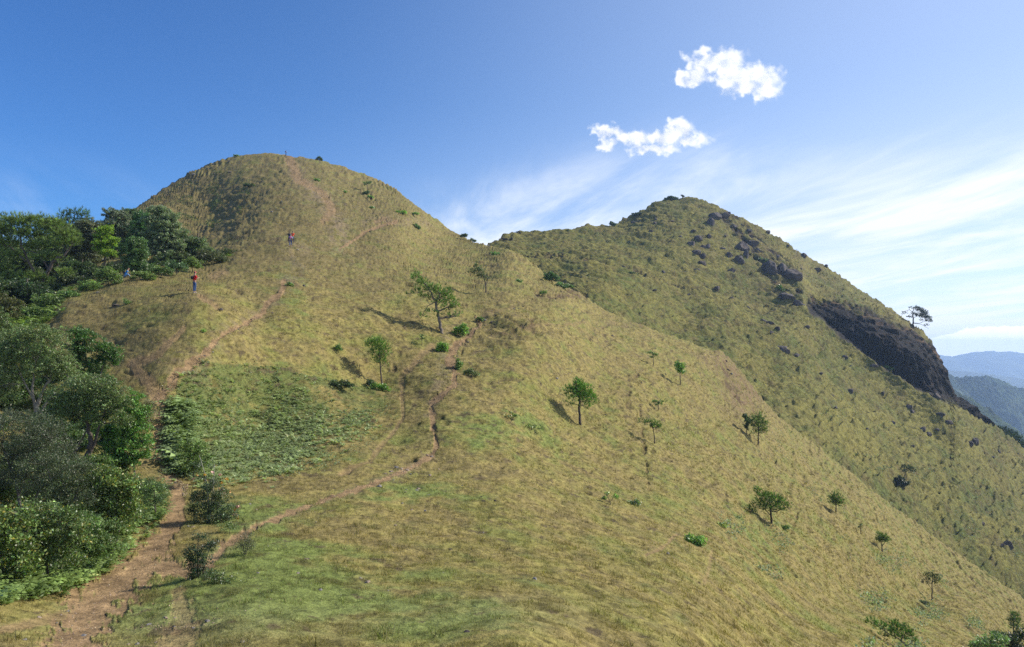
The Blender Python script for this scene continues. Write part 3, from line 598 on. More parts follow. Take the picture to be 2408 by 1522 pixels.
def tree(name, label, u, v, blobs, trunk=None, kind='pine', layer='near', Y=None, col=(.075, .13, .03), leaf=.12, dens=1.0, r0=None, group=None, cat='tree',
         bark=(.15, .12, .1), depth=1.0, sub=.35, yellow=0, seed=1, upf=.5, nk=12, aspect=.45, sink=.12, mat=None, varr=.35, extra=None, wide=None, clump=None):
    """a tree or bush standing at layout point (u, v); crown masses and trunk given in layout units around it, at the tree's own distance"""
    g = np.random.default_rng(seed * 131 + 5); b = base_of(u, v, layer, Y); k = b[1] / FPX
    root = empty(name, tuple(b), label, cat, group)
    trunk = trunk or [(0, 0, 1), (0, -3, .6)]
    wd = lambda du, dv, dy=0.0: np.array([du * k, dy * k, -dv * k])
    tb = MB(); lb = MB()
    TP = []; r0 = r0 or 2.5
    trunks = trunk if isinstance(trunk[0][0], (list, tuple)) else [trunk]
    for tk in trunks:
        P = [wd(du, dv, (rest[0] if rest else 0)) for (du, dv, r_, *rest) in tk]; P[0] = P[0] - np.array([0, 0, sink])
        Pd = np.array(P); t = np.linspace(0, len(P) - 1, (len(P) - 1) * 4 + 1); Pi = np.stack([np.interp(t, np.arange(len(P)), Pd[:, i]) for i in range(3)], 1)
        rr = np.interp(t, np.arange(len(P)), [x[2] for x in tk]) * k
        if len(Pi) > 1: Pi[1:-1] += g.normal(size=(len(Pi) - 2, 3)) * rr[1:-1, None] * .35
        tube(tb, Pi, rr, bark, 7); TP.append(np.concatenate([Pi, rr[:, None]], 1))
    TPa = np.concatenate(TP); hi = TPa[len(TPa) // 3:] if len(TPa) > 6 else TPa
    cr = clump or (.5 if kind == 'pine' else .32)
    for bb in blobs:
        du, dv, ru, rv = bb[:4]; dy = bb[4] if len(bb) > 4 else 0; dn = bb[5] if len(bb) > 5 else 1
        c = wd(du, dv, dy); rad = np.array([ru * k, max(ru, rv) * k * depth, rv * k])
        vol = rad[0] * rad[1] * rad[2]
        if kind == 'pine':
            n = max(int(10.5 * dens * dn * (rad[0] * rad[2]) / (leaf * leaf * .55)), 8)
        else:
            n = max(int(5.5 * dens * dn * (rad[0] * rad[2]) / (cr * cr * .25)), 4)
        d = rdir(n, g); rr = g.random((n, 1)) ** .45 * (g.choice([.9, 1.0, 1.0, 1.28], (n, 1)) if kind != 'pine' else g.choice([.8, 1.0, 1.35], (n, 1))); Cn = c + d * rr * rad
        Cn[:, 2] -= 0.0
        # branches: one from the trunk to this mass, twigs to some clumps
        ai = np.argmin(np.linalg.norm(TPa[:, :3] - (c + np.array([0, 0, -rad[2] * .8])), axis=1)); a = TPa[ai]
        br = min(a[3] * .7, .10 * np.linalg.norm(c - a[:3]) * .35 + .01); br = max(br, .35 * k)
        path = bent(a[:3], c, .10, 6, g); tube(tb, path, np.linspace(br, br * .45, 6), bark, 5)
        for q in range(min(int(n * sub * .12) + 2, 26)):
            tgt = Cn[g.integers(n)]; s0 = path[g.integers(2, 6)]
            tube(tb, bent(s0, tgt, .1, 4, g), np.linspace(br * .45, max(br * .12, .12 * k), 4), bark, 4)
        if kind == 'pine':
            dirn = unit(d * .7 + np.array([0, 0, .75]) + .3 * rdir(n, g)); needles(lb, Cn, dirn, leaf * 1.15, max(leaf * .09, .6 * k), col, nk, .5, varr, g)
        else:
            m = int(26 * (cr / .32) ** 2 * (.12 / leaf) ** 1.1) if wide is None else wide
            m = int(np.clip(m, 8, 60)); cl = np.repeat(Cn, m, 0) + rdir(n * m, g) * g.random((n * m, 1)) ** .5 * cr * np.array([1, 1, .7]) * .6
            ccol = np.repeat(np.exp(g.normal(0, .18, (n, 1))), m, 0)
            tmp = MB(); leaves(tmp, cl, leaf, col, upf, aspect, varr, yellow, g); kk = tmp.K[0] * np.repeat(ccol, 4, 0); lb.add(tmp.V[0], tmp.F[0], kk)
    if extra: extra(tb, lb, g, k, wd)
    tb.build('trunk' if cat == 'tree' else 'stems', M_bark_attr, root, True)
    lb.build('crown' if cat == 'tree' else 'foliage', mat or (M_needle if kind == 'pine' else M_leaf), root)
    return root
m_, t_, b_, o_ = new_mat('woody_bark'); M_bark_attr = m_
a_ = nn(t_, 'ShaderNodeAttribute', attribute_name='Col'); tcn_ = nn(t_, 'ShaderNodeTexCoord'); n_ = noise(t_, tcn_.outputs['Object'], 9, 4, .6)
k_ = mth(t_, 'ADD', mth(t_, 'MULTIPLY', n_, 1.2), .4); kc_ = nn(t_, 'ShaderNodeCombineXYZ')
for i_ in range(3): t_.links.new(k_, kc_.inputs[i_])
t_.links.new(mixc(t_, 1.0, a_.outputs['Color'], kc_.outputs[0], 'MULTIPLY'), b_.inputs['Base Color']); b_.inputs['Roughness'].default_value = .9; b_.inputs['Specular IOR Level'].default_value = .1

# ------------------------------------------------------------------ grass, ferns and low herbs (uncountable)
print('grass')
def sample_screen(n, u0, u1, v0, v1, weight=None, layer='near', pad=3):
    u = rng.uniform(u0, u1, n); v = rng.uniform(v0, v1, n)
    ok = v > (sil1(u) + pad if layer == 'near' else sil2(u) + pad)
    if layer == 'far': ok &= v < sil1(u) + 4
    u, v = u[ok], v[ok]
    if weight is not None: kx = rng.random(len(u)) < weight(u, v); u, v = u[kx], v[kx]
    return u, v
def grass(name, u, v, Hpx, hmin, hmax, blades, layer='near', wpx=1.0, dry=.3, lean=.55, colf=None, mat=M_grass):
    if layer == 'near':
        Q_, P_, d, s_ = near_surface(u, v); keep = (d < .15); Q_, P_, d, s_, u, v = Q_[keep], P_[keep], d[keep], s_[keep], u[keep], v[keep]; col = near_colour(u, v, P_, d * 0, s_ * .5)
        clump_n = fbm(P_ * 1.6 + 70, 2)
    else:
        Q_, P_, d, s_ = far_surface(u, v); keep = (d < .3); Q_, P_, d, s_, u, v = Q_[keep], P_[keep], d[keep], s_[keep], u[keep], v[keep]; col = far_colour(u, v, P_, d * 0, s_ * .5)
        clump_n = fbm(P_ * .5 + 70, 2)
    if colf is not None: col = colf(u, v, col)
    kp = clump_n + rng.normal(0, .14, len(u)) > -.16; Q_, P_, u, v, col, clump_n = Q_[kp], P_[kp], u[kp], v[kp], col[kp], clump_n[kp]
    n = len(u); k = P_[:, 1] / FPX
    H = np.clip(Hpx * k, hmin, hmax) * np.exp(rng.normal(0, .3, n)) * (1 + .9 * clump_n)
    B = blades; c0 = np.repeat(Q_ - np.array([0, 0, .02]), B, 0); Hh = np.repeat(H, B)[:, None]; kk = np.repeat(k, B)[:, None]
    off = rng.normal(size=(n * B, 3)) * Hh * np.array([.32, .32, 0]); d = unit(np.array([-.1, 0, 1.]) + lean * rdir(n * B) * np.array([1, 1, .5])); d[:, 2] = np.abs(d[:, 2])
    w = np.maximum(Hh * .10, wpx * kk) * rng.uniform(.6, 1.3, (n * B, 1)); s_ = unit(np.cross(d, rdir(n * B)))
    c1 = c0 + off
    V = np.stack([c1 - s_ * w * .5, c1 + s_ * w * .5, c1 + d * Hh * rng.uniform(.5, 1.2, (n * B, 1))], 1).reshape(-1, 3)
    c = np.repeat(col, B, 0) * np.exp(rng.normal(0, .28, (n * B, 1))) * (1 + rng.normal(0, .06, (n * B, 3)))
    dr = (rng.random((n * B, 1)) < dry); c = np.where(dr, c * .4 + np.array([.37, .31, .16]) * .58, c) * 1.15
    mb = MB(); mb.add(V, np.arange(n * B * 3).reshape(-1, 3), np.repeat(np.clip(c, .01, .85), 3, 0))
    o = mb.build(name, mat); tag(o, kind='stuff'); return o
u, v = sample_screen(130000, -60, 2470, 560, 1600, lambda u, v: .25 + .75 * sstep(v, 800, 1200))
grass('grass', u, v, 4.5, .04, .22, 5)
u, v = sample_screen(60000, -60, 2470, 1080, 1600, lambda u, v: sstep(v, 1080, 1350))
grass('grass', u, v, 7, .03, .11, 6, wpx=.8)
u, v = sample_screen(14000, -30, 1300, 340, 800)
grass('grass', u, v, 3, .1, .3, 4)
u, v = sample_screen(30000, 1120, 2450, 470, 1420, None, 'far')
grass('far_grass', u, v, 2.6, .15, .4, 5, 'far', dry=.12)
# taller dry stalks at the bottom edge and beside the ferns
wt_ = lambda u, v: np.clip(blob(u, v, 600, 1530, 420, 34) + blob(u, v, 1500, 1530, 500, 22) * .5 + .8 * blob(u, v, 640, 1118, 60, 22) + .7 * blob(u, v, 740, 1080, 60, 20) + .5 * blob(u, v, 780, 1330, 25, 8) + .5 * blob(u, v, 965, 1345, 30, 12) + .8 * blob(u, v, 890, 1490, 40, 10), 0, 1)
u, v = sample_screen(14000, -60, 2470, 1000, 1600, wt_)
grass('dry_grass', u, v, 15, .07, .19, 7, wpx=.3, dry=.6, lean=.9)

def ferns(name, u, v, size, col, fr=6, layer='near', lean=.9, kind_='stuff'):
    Q_ = (near_surface if layer == 'near' else far_surface)(u, v)[0]; n = len(u); mb = MB()
    s_ = size * np.exp(rng.normal(0, .3, n)); m = n * fr; c0 = np.repeat(Q_, fr, 0); L = np.repeat(s_, fr)[:, None]
    az = rng.uniform(0, 2 * np.pi, (m, 1)); hd = np.concatenate([np.cos(az), np.sin(az), np.zeros((m, 1))], 1); sd = np.stack([-hd[:, 1], hd[:, 0], hd[:, 2]], 1)
    V = []; F = []; S = 7
    lift = rng.uniform(.55, 1.1, (m, 1)); cc = np.asarray(col)[None] * np.repeat(np.exp(rng.normal(0, .25, (n, 1))), fr, 0) * np.exp(rng.normal(0, .2, (m, 1)))
    def pt(t): return c0 + hd * L * lean * (t ** 1.2) + np.array([0, 0, 1.]) * L * lift * (1.5 * t - 1.05 * t * t)
    for q in range(S):
        t = (q + .8) / S; p = pt(t); w = L * .24 * (1 - t) ** .7 + .01; tip = pt(min(t + .16, 1.0)); dn = np.array([0, 0, -.25]) * w
        for sg in (-1, 1):
            V.append(np.stack([p, p + (tip - p) * .75, p + sd * sg * w + (tip - p) * .5 + dn], 1))
    V = np.concatenate(V, 0); mb.add(V.reshape(-1, 3), np.arange(len(V) * 3).reshape(-1, 3), np.repeat(np.clip(np.tile(cc, (2 * S, 1)), .01, .8), 3, 0))
    o = mb.build(name, M_leaf); tag(o, kind=kind_); return o
def in_poly(n, poly, dropf=None):
    a = np.array(poly); u = rng.uniform(a[:, 0].min(), a[:, 0].max(), n); v = rng.uniform(a[:, 1].min(), a[:, 1].max(), n); ok = inside(u, v, poly)
    u, v = u[ok], v[ok]
    if dropf is not None: kx = rng.random(len(u)) < dropf(u, v); u, v = u[kx], v[kx]
    return u, v
fd = lambda u, v: sstep(np.sin(u*.07+v*.05)+np.sin(v*.11-u*.03)+1.1, 0, 1.2) * np.clip(.12 + .75 * sstep(v + .25 * (900 - u) * 0 + 30 * np.sin(u * .03), 930, 1010) - .5 * sstep(u, 700, 880) * (v < 980), .06, 1)
u, v = in_poly(12000, FERNS, fd)
u = u + rng.normal(0, 13, len(u)); v = v + rng.normal(0, 13, len(u)); ferns('ferns', u, v, .28, (.37, .45, .18), 6)
# a taller fringe right beside the path
u = rng.uniform(0, 1, 260); v = 960 + 160 * u; u = np.interp(v, [950, 1060, 1120], [424, 424, 446]) + rng.normal(0, 6, 260)
ferns('ferns', u, v, .8, (.27, .36, .12), 7)
LB = [(-40,1440),(150,1400),(250,1345),(330,1290),(385,1215),(398,1180),(380,1130),(330,1200),(250,1290),(100,1340),(-40,1370)]
u, v = in_poly(1500, LB); ferns('ferns', u, v, .38, (.24, .34, .09), 6)
u, v = in_poly(700, [(160,700),(290,660),(420,640),(560,600),(560,585),(400,610),(260,640),(120,690),(0,735),(0,790),(60,760)]); ferns('ferns', u, v, .75, (.28, .40, .10), 6)
u, v = in_poly(300, [(-40,745),(60,730),(140,700),(150,735),(60,790),(-40,800)]); ferns('ferns', u, v, .8, (.27, .38, .10), 6)
def herbs(u, v, size, layer, col=(.30, .37, .22), lf=10):
    Q_ = (near_surface if layer == 'near' else far_surface)(u, v)[0]; n = len(u); cl = np.repeat(Q_, lf, 0) + rng.normal(size=(n * lf, 3)) * size * np.array([.6, .6, .28]) + np.array([0, 0, size * .5])
    mb = MB(); leaves(mb, cl, size * .55, col, .9, .6, .3); o = mb.build('low_herbs', M_grass); tag(o, kind='stuff')
hd_ = lambda u, v: sstep(np.sin(u * .045 + v * .02) + np.sin(v * .06 - u * .013) + .9 * rng.normal(size=len(u)) * .5, .3, 1.4)
u, v = in_poly(3600, [(1990,1310),(2120,1290),(2290,1400),(2330,1520),(2350,1600),(1980,1600),(2060,1480)], hd_); herbs(u, v, .34, 'near', (.30, .37, .21))
u, v = in_poly(900, [(1690,1215),(1790,1180),(1900,1330),(1850,1380),(1740,1330)], hd_); herbs(u, v, .28, 'near', (.29, .36, .20))
u, v = in_poly(800, [(1810,1010),(1880,1090),(1960,1160),(2000,1230),(1950,1200),(1850,1110)], hd_); herbs(u, v, .32, 'near', (.29, .36, .20))
u, v = in_poly(700, [(1930,1200),(2060,1290),(2200,1380),(2120,1380),(1960,1260)], hd_); herbs(u, v, .24, 'near')
u, v = in_poly(4200, [(1840,900),(1900,860),(2120,1000),(2400,1180),(2408,1380),(2200,1220),(2000,1090),(1880,1000)], hd_); herbs(u, v, .55, 'far', (.27, .34, .19))
u, v = in_poly(900, [(1850,720),(1905,745),(2100,900),(2220,955),(2150,960),(2000,880),(1880,800)], hd_); herbs(u, v, .5, 'far', (.25, .31, .16))

u, v = in_poly(2600, [(400,880),(640,850),(800,880),(925,920),(940,1010),(860,1060),(740,1120),(600,1130),(400,960)], lambda u, v: sstep(np.sin(u*.05-v*.04)+np.sin(v*.08+u*.02)+.8, 0, 1.4))
herbs(u, v, .16, 'near', (.27, .34, .17), 8)
u, v = in_poly(1500, [(330,500),(420,430),(520,400),(600,440),(560,520),(450,560),(380,520)], lambda u, v: sstep(np.sin(u*.09)+np.sin(v*.15-u*.03), -.2, 1.2))
herbs(u, v, .55, 'near', (.10, .15, .055), 8)  # dark green scrub, its tone also deepened to carry the flank's shade
# ------------------------------------------------------------------ trees on the open slope (each measured from the photograph)
print('trees')
GP = 'pines scattered over the open hillside'
PG = (.20, .33, .065); DG = (.16, .26, .06)
tree('pine_tree', 'tallest pine on the open slope, leaning left with a bent grey trunk and flat top', 1040, 785,
     [(-62,-132,12,14),(-48,-118,14,12),(-30,-106,18,12),(-8,-100,20,14),(-58,-98,12,8),(-38,-86,14,8),(6,-86,18,12),(16,-98,8,9),(-4,-74,16,9),(22,-80,12,9),(12,-62,16,8),(30,-64,13,7),(-80,-93,8,3,0,.5),(-26,-52,14,7,4,.7),(-48,-40,16,4,6,.6),(-12,-44,10,6,-6,.6),(24,-42,14,6,-5,.7),(38,-46,8,5,0,.7)],
     [[(0,0,4.6),(-5,-20,3.6),(-11,-50,3.0),(-16,-76,2.8),(-22,-84,2.4),(-30,-104,1.8),(-42,-118,1.2),(-56,-134,.6)], [(-16,-76,2.0),(-8,-84,1.5),(-4,-98,1.0)], [(-16,-76,1.2),(-34,-64,.8),(-48,-42,.5)], [(-30,-104,.9),(-50,-96,.6),(-82,-92,.4)]],
     col=PG, leaf=.34, dens=1.0, bark=(.24, .20, .16), seed=3, group=GP, nk=14)
tree('pine_tree', 'slim young pine with a round crown and a leafy bush at its foot', 898, 905,
     [(-18,-98,20,14),(-2,-96,18,14),(-28,-104,10,10),(8,-82,14,12),(-14,-80,20,12),(-2,-66,14,10),(-12,-110,10,6),(6,-56,12,9,0,.5),(-12,-60,10,8,0,.5)],
     [(0,0,2.3),(-3,-34,1.7),(-6,-70,1.2),(-10,-100,.6)], col=PG, leaf=.24, bark=(.15,.12,.095), seed=4, group=GP, nk=12)
tree('pine_tree', 'rounded bright green pine alone on the mid slope, shadow to its left', 1365, 1001,
     [(-2,-100,12,10),(-8,-88,22,12),(8,-84,20,12),(-26,-78,14,10),(22,-70,16,12),(-10,-68,22,12),(10,-62,20,10),(28,-58,11,8),(-24,-50,12,7,0,.6),(12,-46,16,7,0,.8),(0,-78,20,14)],
     [(0,0,3.4),(-2,-30,2.6),(-3,-60,1.8),(-2,-98,.6)], col=(.19,.37,.06), leaf=.26, bark=(.11,.09,.075), seed=5, group=GP, nk=14)
tree('sapling', 'thin wispy sapling higher up the slope right of the leaning pine', 1143, 687, [(-28,-52,11,8,0,.6),(-15,-55,10,7,0,.6),(-5,-44,9,7,0,.6),(-18,-42,11,6,0,.5),(2,-34,7,5,0,.5)],
     [[(0,0,1.5),(-2,-24,1.1),(-7,-40,.7),(-14,-54,.4)], [(-1,-18,.7),(5,-34,.4),(3,-44,.3)]], kind='leaf', col=(.13,.17,.06), leaf=.16, seed=6, clump=.4, aspect=.3, group='saplings on the open hillside')
tree('pine_tree', 'spindly small pine with a flat tuft of a crown right of the rounded pine', 1540, 1052, [(-28,-54,12,7,0,.5),(-14,-50,14,7,0,.7),(3,-44,12,8),(10,-40,6,5),(-6,-42,10,5)],
     [(0,0,1.5),(-1,-18,1.1),(-4,-34,.9),(-12,-50,.4)], col=DG, leaf=.22, seed=7, group=GP)
tree('pine_tree', 'slender pine by the reddish bare scar, near the edge of the slope', 1783, 1045, [(2,-62,13,11),(-8,-54,16,10),(10,-50,14,12),(-22,-50,9,9,0,.6),(0,-40,17,10),(14,-34,10,9),(-6,-28,12,6,0,.6)],
     [(0,0,1.7),(1,-24,1.3),(2,-50,.8),(3,-70,.4)], col=DG, leaf=.30, dens=.8, seed=8, group=GP)
tree('sapling', 'thin dark sapling just left of the pine by the reddish scar', 1756, 1022, [(-3,-42,6,6),(2,-32,7,7),(0,-18,5,8)], [(0,0,1.0),(0,-24,.7),(-1,-46,.4)], kind='leaf', col=(0.096,0.144,0.048), leaf=.22, seed=9, clump=.35, group='saplings on the open hillside')
tree('pine_tree', 'broad bushy pine with a low side branch, lower right slope', 1814, 1241, [(-32,-78,9,8),(-22,-66,16,11),(-4,-62,16,11),(12,-58,14,11),(26,-50,11,10),(38,-40,9,8),(0,-46,22,10),(-24,-50,13,9),(-46,-38,9,10),(-40,-22,8,9,0,.7),(16,-36,18,8),(-14,-38,16,8)],
     [[(0,0,2.8),(-1,-24,2.1),(-2,-46,1.5),(-4,-66,.6)], [(-1,-22,1.0),(-22,-40,.7),(-44,-36,.4)]], col=(.15,.27,.055), leaf=.26, bark=(.10,.08,.065), seed=10, group=GP, nk=14)
tree('pine_tree', 'small rounded pine in dry grass, first beyond the broad bushy pine', 1966, 1212, [(0,-36,12,9),(-8,-30,10,8),(10,-26,10,8),(2,-22,13,7)], [(0,0,1.5),(0,-18,1.1),(1,-40,.5)], col=DG, leaf=.22, seed=11, group=GP)
tree('sapling', 'faint thin sapling in dry grass between two small pines', 2024, 1258, [(2,-24,6,4,0,.4),(-2,-18,5,3,0,.3)], [(0,0,.8),(0,-12,.6),(2,-26,.3)], kind='leaf', col=(0.192,0.240,0.080), leaf=.15, seed=12, clump=.35, group='saplings on the open hillside')
tree('pine_tree', 'small forked pine halfway down the dry ridge on the right', 2074, 1298, [(-4,-36,9,7),(6,-34,9,7),(-8,-28,7,6),(10,-26,8,7),(1,-26,9,6)], [[(0,0,1.6),(0,-14,1.1),(-5,-32,.5)], [(0,-13,.9),(9,-24,.5)]], col=DG, leaf=.22, seed=13, group=GP)
tree('pine_tree', 'small pine with a bare lower trunk near pale herbs', 2191, 1411, [(4,-56,12,8,0,.7),(-10,-56,9,7,0,.7),(12,-48,10,7,0,.6),(2,-44,14,7,0,.6),(-14,-44,6,10,0,.7)], [[(0,0,1.6),(1,-24,1.2),(3,-58,.5)], [(1,-26,.6),(-12,-44,.5)]], col=(.075,.10,.035), leaf=.24, dens=.8, seed=14, group=GP)
tree('pine_tree', 'little pine at the extreme lower right edge of the slope', 2384, 1509, [(2,-62,10,9),(8,-52,12,10),(-4,-48,10,8),(10,-40,9,7,0,.7),(1,-36,9,6)], [(0,0,1.8),(0,-28,1.3),(2,-64,.5)], col=DG, leaf=.30, seed=15, group=GP)
tree('sapling', 'tiny upright sapling at the top of the dry spur, upper of two', 1537, 860, [(-6,-32,8,4,0,.5),(3,-28,7,4,0,.5),(-2,-22,7,3,0,.4)], [(0,0,1.0),(-1,-16,.7),(-4,-34,.3)], kind='leaf', col=(0.224,0.320,0.096), leaf=.2, seed=16, clump=.4, group='saplings on the open hillside')
tree('sapling', 'leafy green sapling above a bare thin stem on the dry spur', 1600, 908, [(-6,-50,9,7,0,.8),(2,-44,10,8,0,.8),(-4,-36,9,5,0,.7),(6,-32,6,4,0,.6)], [(0,0,1.3),(0,-20,1.0),(-2,-50,.4)], kind='leaf', col=(0.240,0.432,0.088), leaf=.2, seed=17, clump=.4, group='saplings on the open hillside')
tree('sapling', 'small sapling directly below the bare stemmed one', 1549, 966, [(-8,-20,7,4,0,.6),(3,-18,7,4,0,.6),(-2,-14,6,3,0,.5)], [(0,0,.9),(-1,-10,.7),(-3,-22,.3)], kind='leaf', col=(0.176,0.304,0.072), leaf=.16, seed=18, clump=.3, group='saplings on the open hillside')
tree('sapling', 'nearly bare forked sapling in straw grass, lower middle of the slope', 1438, 1187, [(-12,-26,6,4,0,.5),(-18,-16,5,3,0,.3),(6,-22,6,3,0,.3),(12,-18,4,2,0,.3)], [[(0,0,1.0),(-6,-14,.7),(-13,-30,.3)], [(-4,-10,.6),(6,-22,.3)], [(-5,-12,.5),(-20,-17,.3)]], kind='leaf', col=(0.224,0.384,0.080), leaf=.12, seed=19, clump=.25, group='saplings on the open hillside')
tree('sapling', 'small bare stemmed sapling just above the round bush by the leaning pine', 992, 810, [(-1,-22,6,3,0,.3),(3,-16,4,2,0,.2)], [(0,0,.9),(0,-12,.6),(0,-26,.3)], kind='leaf', col=(0.192,0.288,0.080), leaf=.14, seed=20, clump=.3, group='saplings on the open hillside')
tree('sapling', 'faint low sapling near the top of the slope above the wispy one', 1122, 640, [(-3,-22,8,5,0,.4),(5,-14,7,5,0,.4)], [(0,0,.8),(-1,-12,.5),(-2,-24,.3)], kind='leaf', col=(0.224,0.288,0.112), leaf=.25, seed=21, clump=.5, group='saplings on the open hillside')
tree('sapling', 'thin sapling standing by the skyline high on the left hill', 864, 450, [(-3,-20,7,4,0,.4),(4,-22,6,3,0,.4)], [(0,0,.7),(0,-12,.5),(-1,-22,.3)], kind='leaf', col=(0.208,0.288,0.096), leaf=.35, seed=22, clump=.6, group='saplings on the open hillside')
# far hill
tree('pine_tree', 'lone windswept pine on the skyline above the dark cliff', 2149, 770, [(8,-44,9,4),(16,-40,8,4),(2,-30,6,3),(22,-36,7,4),(28,-32,7,6),(14,-28,10,4),(26,-24,11,4),(36,-22,7,4),(40,-16,6,3,0,.6),(34,-14,7,3,0,.6),(20,-16,5,2,0,.5),(-12,-24,5,2,0,.5),(-22,-34,5,3,0,.4),(-20,-30,6,2,0,.4),(30,-4,6,3,0,.5),(-6,-46,3,2,0,.3),(-6,-22,5,3,0,.4),(44,-12,4,2,0,.5)],
     [[(0,4,2.0),(0,-16,1.4),(-1,-34,1.0),(2,-44,.5)], [(0,-10,.7),(14,-8,.5),(30,-14,.3)], [(0,-34,.6),(-8,-40,.4),(-9,-46,.3)], [(0,-9,.5),(18,-6,.4),(36,4,.3)]], layer='far', col=(.045,.075,.03), leaf=.55, bark=(.06,.045,.04), seed=30, depth=.8, group=GP, nk=10)
tree('pine_tree', 'small leaning pine on the far green slope, right of a dark bush', 2116, 1130, [(16,-36,10,6,0,.8),(26,-32,9,6,0,.8),(8,-28,7,4,0,.7),(32,-26,6,4,0,.6),(18,-26,9,4,0,.6)], [(0,0,1.1),(9,-10,.9),(13,-22,.7),(18,-34,.3)], layer='far', col=(.075,.12,.04), leaf=.45, seed=31, group=GP)
tree('bush', 'dark round bush at the foot of the small leaning pine on the far slope', 2119, 1142, [(-4,-14,11,7),(6,-8,12,7),(-6,-4,9,4),(-2,-22,4,4,0,.6)], layer='far', kind='leaf', col=(.055,.075,.032), leaf=.4, clump=.7, cat='bush', seed=32)
tree('pine_tree', 'flat topped pine rising behind the right end of the far hill', 2352, 1046, [(-12,-34,18,5),(0,-38,14,5),(14,-32,16,6),(28,-26,12,6),(-18,-26,14,4,0,.8),(4,-24,20,6),(24,-16,14,6)], [[(0,20,3),(0,-10,2.4),(0,-30,1.2)], [(0,-16,1.2),(18,-26,.7)]], Y=262, col=(.045,.075,.028), leaf=.7, bark=(.07,.055,.045), seed=33, sink=1, group='pines behind the right end of the far hill')
tree('pine_tree', 'second, greener pine just below the flat topped one at the right skyline', 2376, 1060, [(-12,-30,18,8),(6,-34,16,7),(16,-26,14,7),(0,-18,22,8),(14,-12,16,7),(-20,-20,10,7)], [(0,20,3),(0,-14,2),(2,-34,1)], Y=250, col=(.055,.10,.03), leaf=.7, seed=34, sink=1, group='pines behind the right end of the far hill')
tree('pine_tree', 'lowest pine at the right frame edge behind the far hill', 2404, 1082, [(-14,-30,16,8),(4,-36,16,8),(20,-30,16,9),(-8,-16,16,8),(16,-14,18,9)], [(0,22,3),(0,-10,2),(0,-30,1)], Y=246, col=(.05,.085,.03), leaf=.7, seed=35, sink=1, group='pines behind the right end of the far hill')

# ------------------------------------------------------------------ bushes on the slope
GB = 'bushes scattered over the hillsides'
BR = (.17, .32, .04)
def bush(label, u, v, blobs, col=(.10, .18, .04), leaf=.12, layer='near', seed=50, clump=None, aspect=.45, dens=1.0, **kw):
    kw.setdefault('Y', None); col = tuple(min(c * 1.45, .6) for c in col); blobs = [(b_[0] * .9, b_[1] * .85, b_[2] * .85, b_[3] * .85, *b_[4:]) for b_ in blobs]
    return tree('bush', label, u, v, blobs, [[(0, 0, .9), (0, -3, .6)]], kind='leaf', layer=layer, col=col, leaf=leaf, seed=seed, clump=clump or max(leaf * 2.2, .25), cat='bush', aspect=aspect, dens=dens, group=GB, sink=.05, **kw)
bush('round bright green bush on the path just below the leaning pine', 1040, 826, [(-6,-12,11,9),(6,-14,11,9),(0,-18,11,7),(0,-6,14,6)], BR, .15, seed=51)
bush('pale yellow green shrub right of the leaning pine trunk', 1083, 792, [(6,-28,11,9),(-8,-16,12,10),(8,-12,14,10),(0,-22,14,8),(16,-20,6,6),(-14,-8,6,6)], (.17,.29,.05), .14, seed=52)
bush('bright broad leaved bush at the foot of the slim young pine', 896, 922, [(-10,-10,12,7),(4,-8,14,7),(14,-4,8,4),(-2,-14,10,5)], (.15,.27,.05), .2, seed=53, aspect=.35)
bush('dark bush left of the slim young pine trunk', 872, 912, [(-6,-10,9,8),(4,-8,10,8),(0,-18,8,5)], (.05,.09,.03), .13, seed=54)
bush('dark low bush in the shade at the upper edge of the ferns', 800, 918, [(-20,-14,22,8),(4,-14,20,10),(24,-10,14,8),(-34,-10,12,6)], (.07,.10,.04), .16, seed=55)
bush('bright spiky broad leaved shrub alone on the lower dry slope', 1636, 1284, [(-10,-14,10,8),(6,-16,12,9),(14,-8,9,7),(-2,-8,14,7),(-18,-10,6,5)], (.19,.31,.07), .24, seed=56, aspect=.28)
bush('tiny green tuft bush on the slope between the ferns and the leaning pine', 794, 824, [(0,-8,9,7),(-10,-4,6,4),(6,-4,7,5)], (.13,.22,.05), .15, seed=57)
bush('green shrub beside the path, left of its narrow rocky neck', 1078, 862, [(-4,-22,6,8),(2,-10,8,10),(-2,-2,7,6)], (.15,.24,.06), .15, seed=58)
bush('soft grey green shrub right of the rocky path', 1108, 882, [(-10,-10,14,7),(8,-6,16,7),(0,-14,12,6)], (.13,.17,.06), .12, seed=59)
bush('small green shrub in the eroded hollow above the path', 1128, 752, [(-4,-8,8,6),(6,-8,7,6)], (.12,.18,.05), .14, seed=60)
bush('round bush high in the gully under the skyline saddle', 1221, 668, [(-4,-6,6,5),(4,-5,6,4)], (.16,.25,.08), .2, seed=61)
bush('low bush in the brown scar left of the gully shrubs', 1276, 694, [(-3,-6,6,5),(4,-5,6,4)], (.15,.23,.06), .2, seed=62)
bush('taller dark green shrub in the gully between the hills', 1298, 664, [(0,-18,11,8),(-10,-8,13,7),(8,-8,13,8),(-16,-14,6,5)], (.085,.16,.045), .25, seed=63)
bush('lower light green shrub in the gully, right of the taller dark one', 1324, 678, [(-10,-10,14,6),(6,-6,14,6),(18,-4,10,4)], (.13,.21,.07), .25, seed=64)
bush('pale green shrub just below the saddle skyline', 1168, 600, [(-6,-8,10,6),(6,-5,8,5)], (.17,.27,.08), .25, seed=65)
bush('leafy bush on bare earth near the top right of the left hill', 945, 502, [(-8,-5,9,4),(4,-5,9,4)], (.20,.34,.06), .3, seed=66)
bush('smaller bush right of the leafy one high on the left hill', 972, 507, [(0,-4,7,3),(8,-3,5,3)], (.17,.29,.06), .3, seed=67)
bush('darker round bush below the high track on the left hill', 979, 536, [(-4,-6,8,6),(5,-4,7,5)], (.09,.17,.04), .3, seed=68)
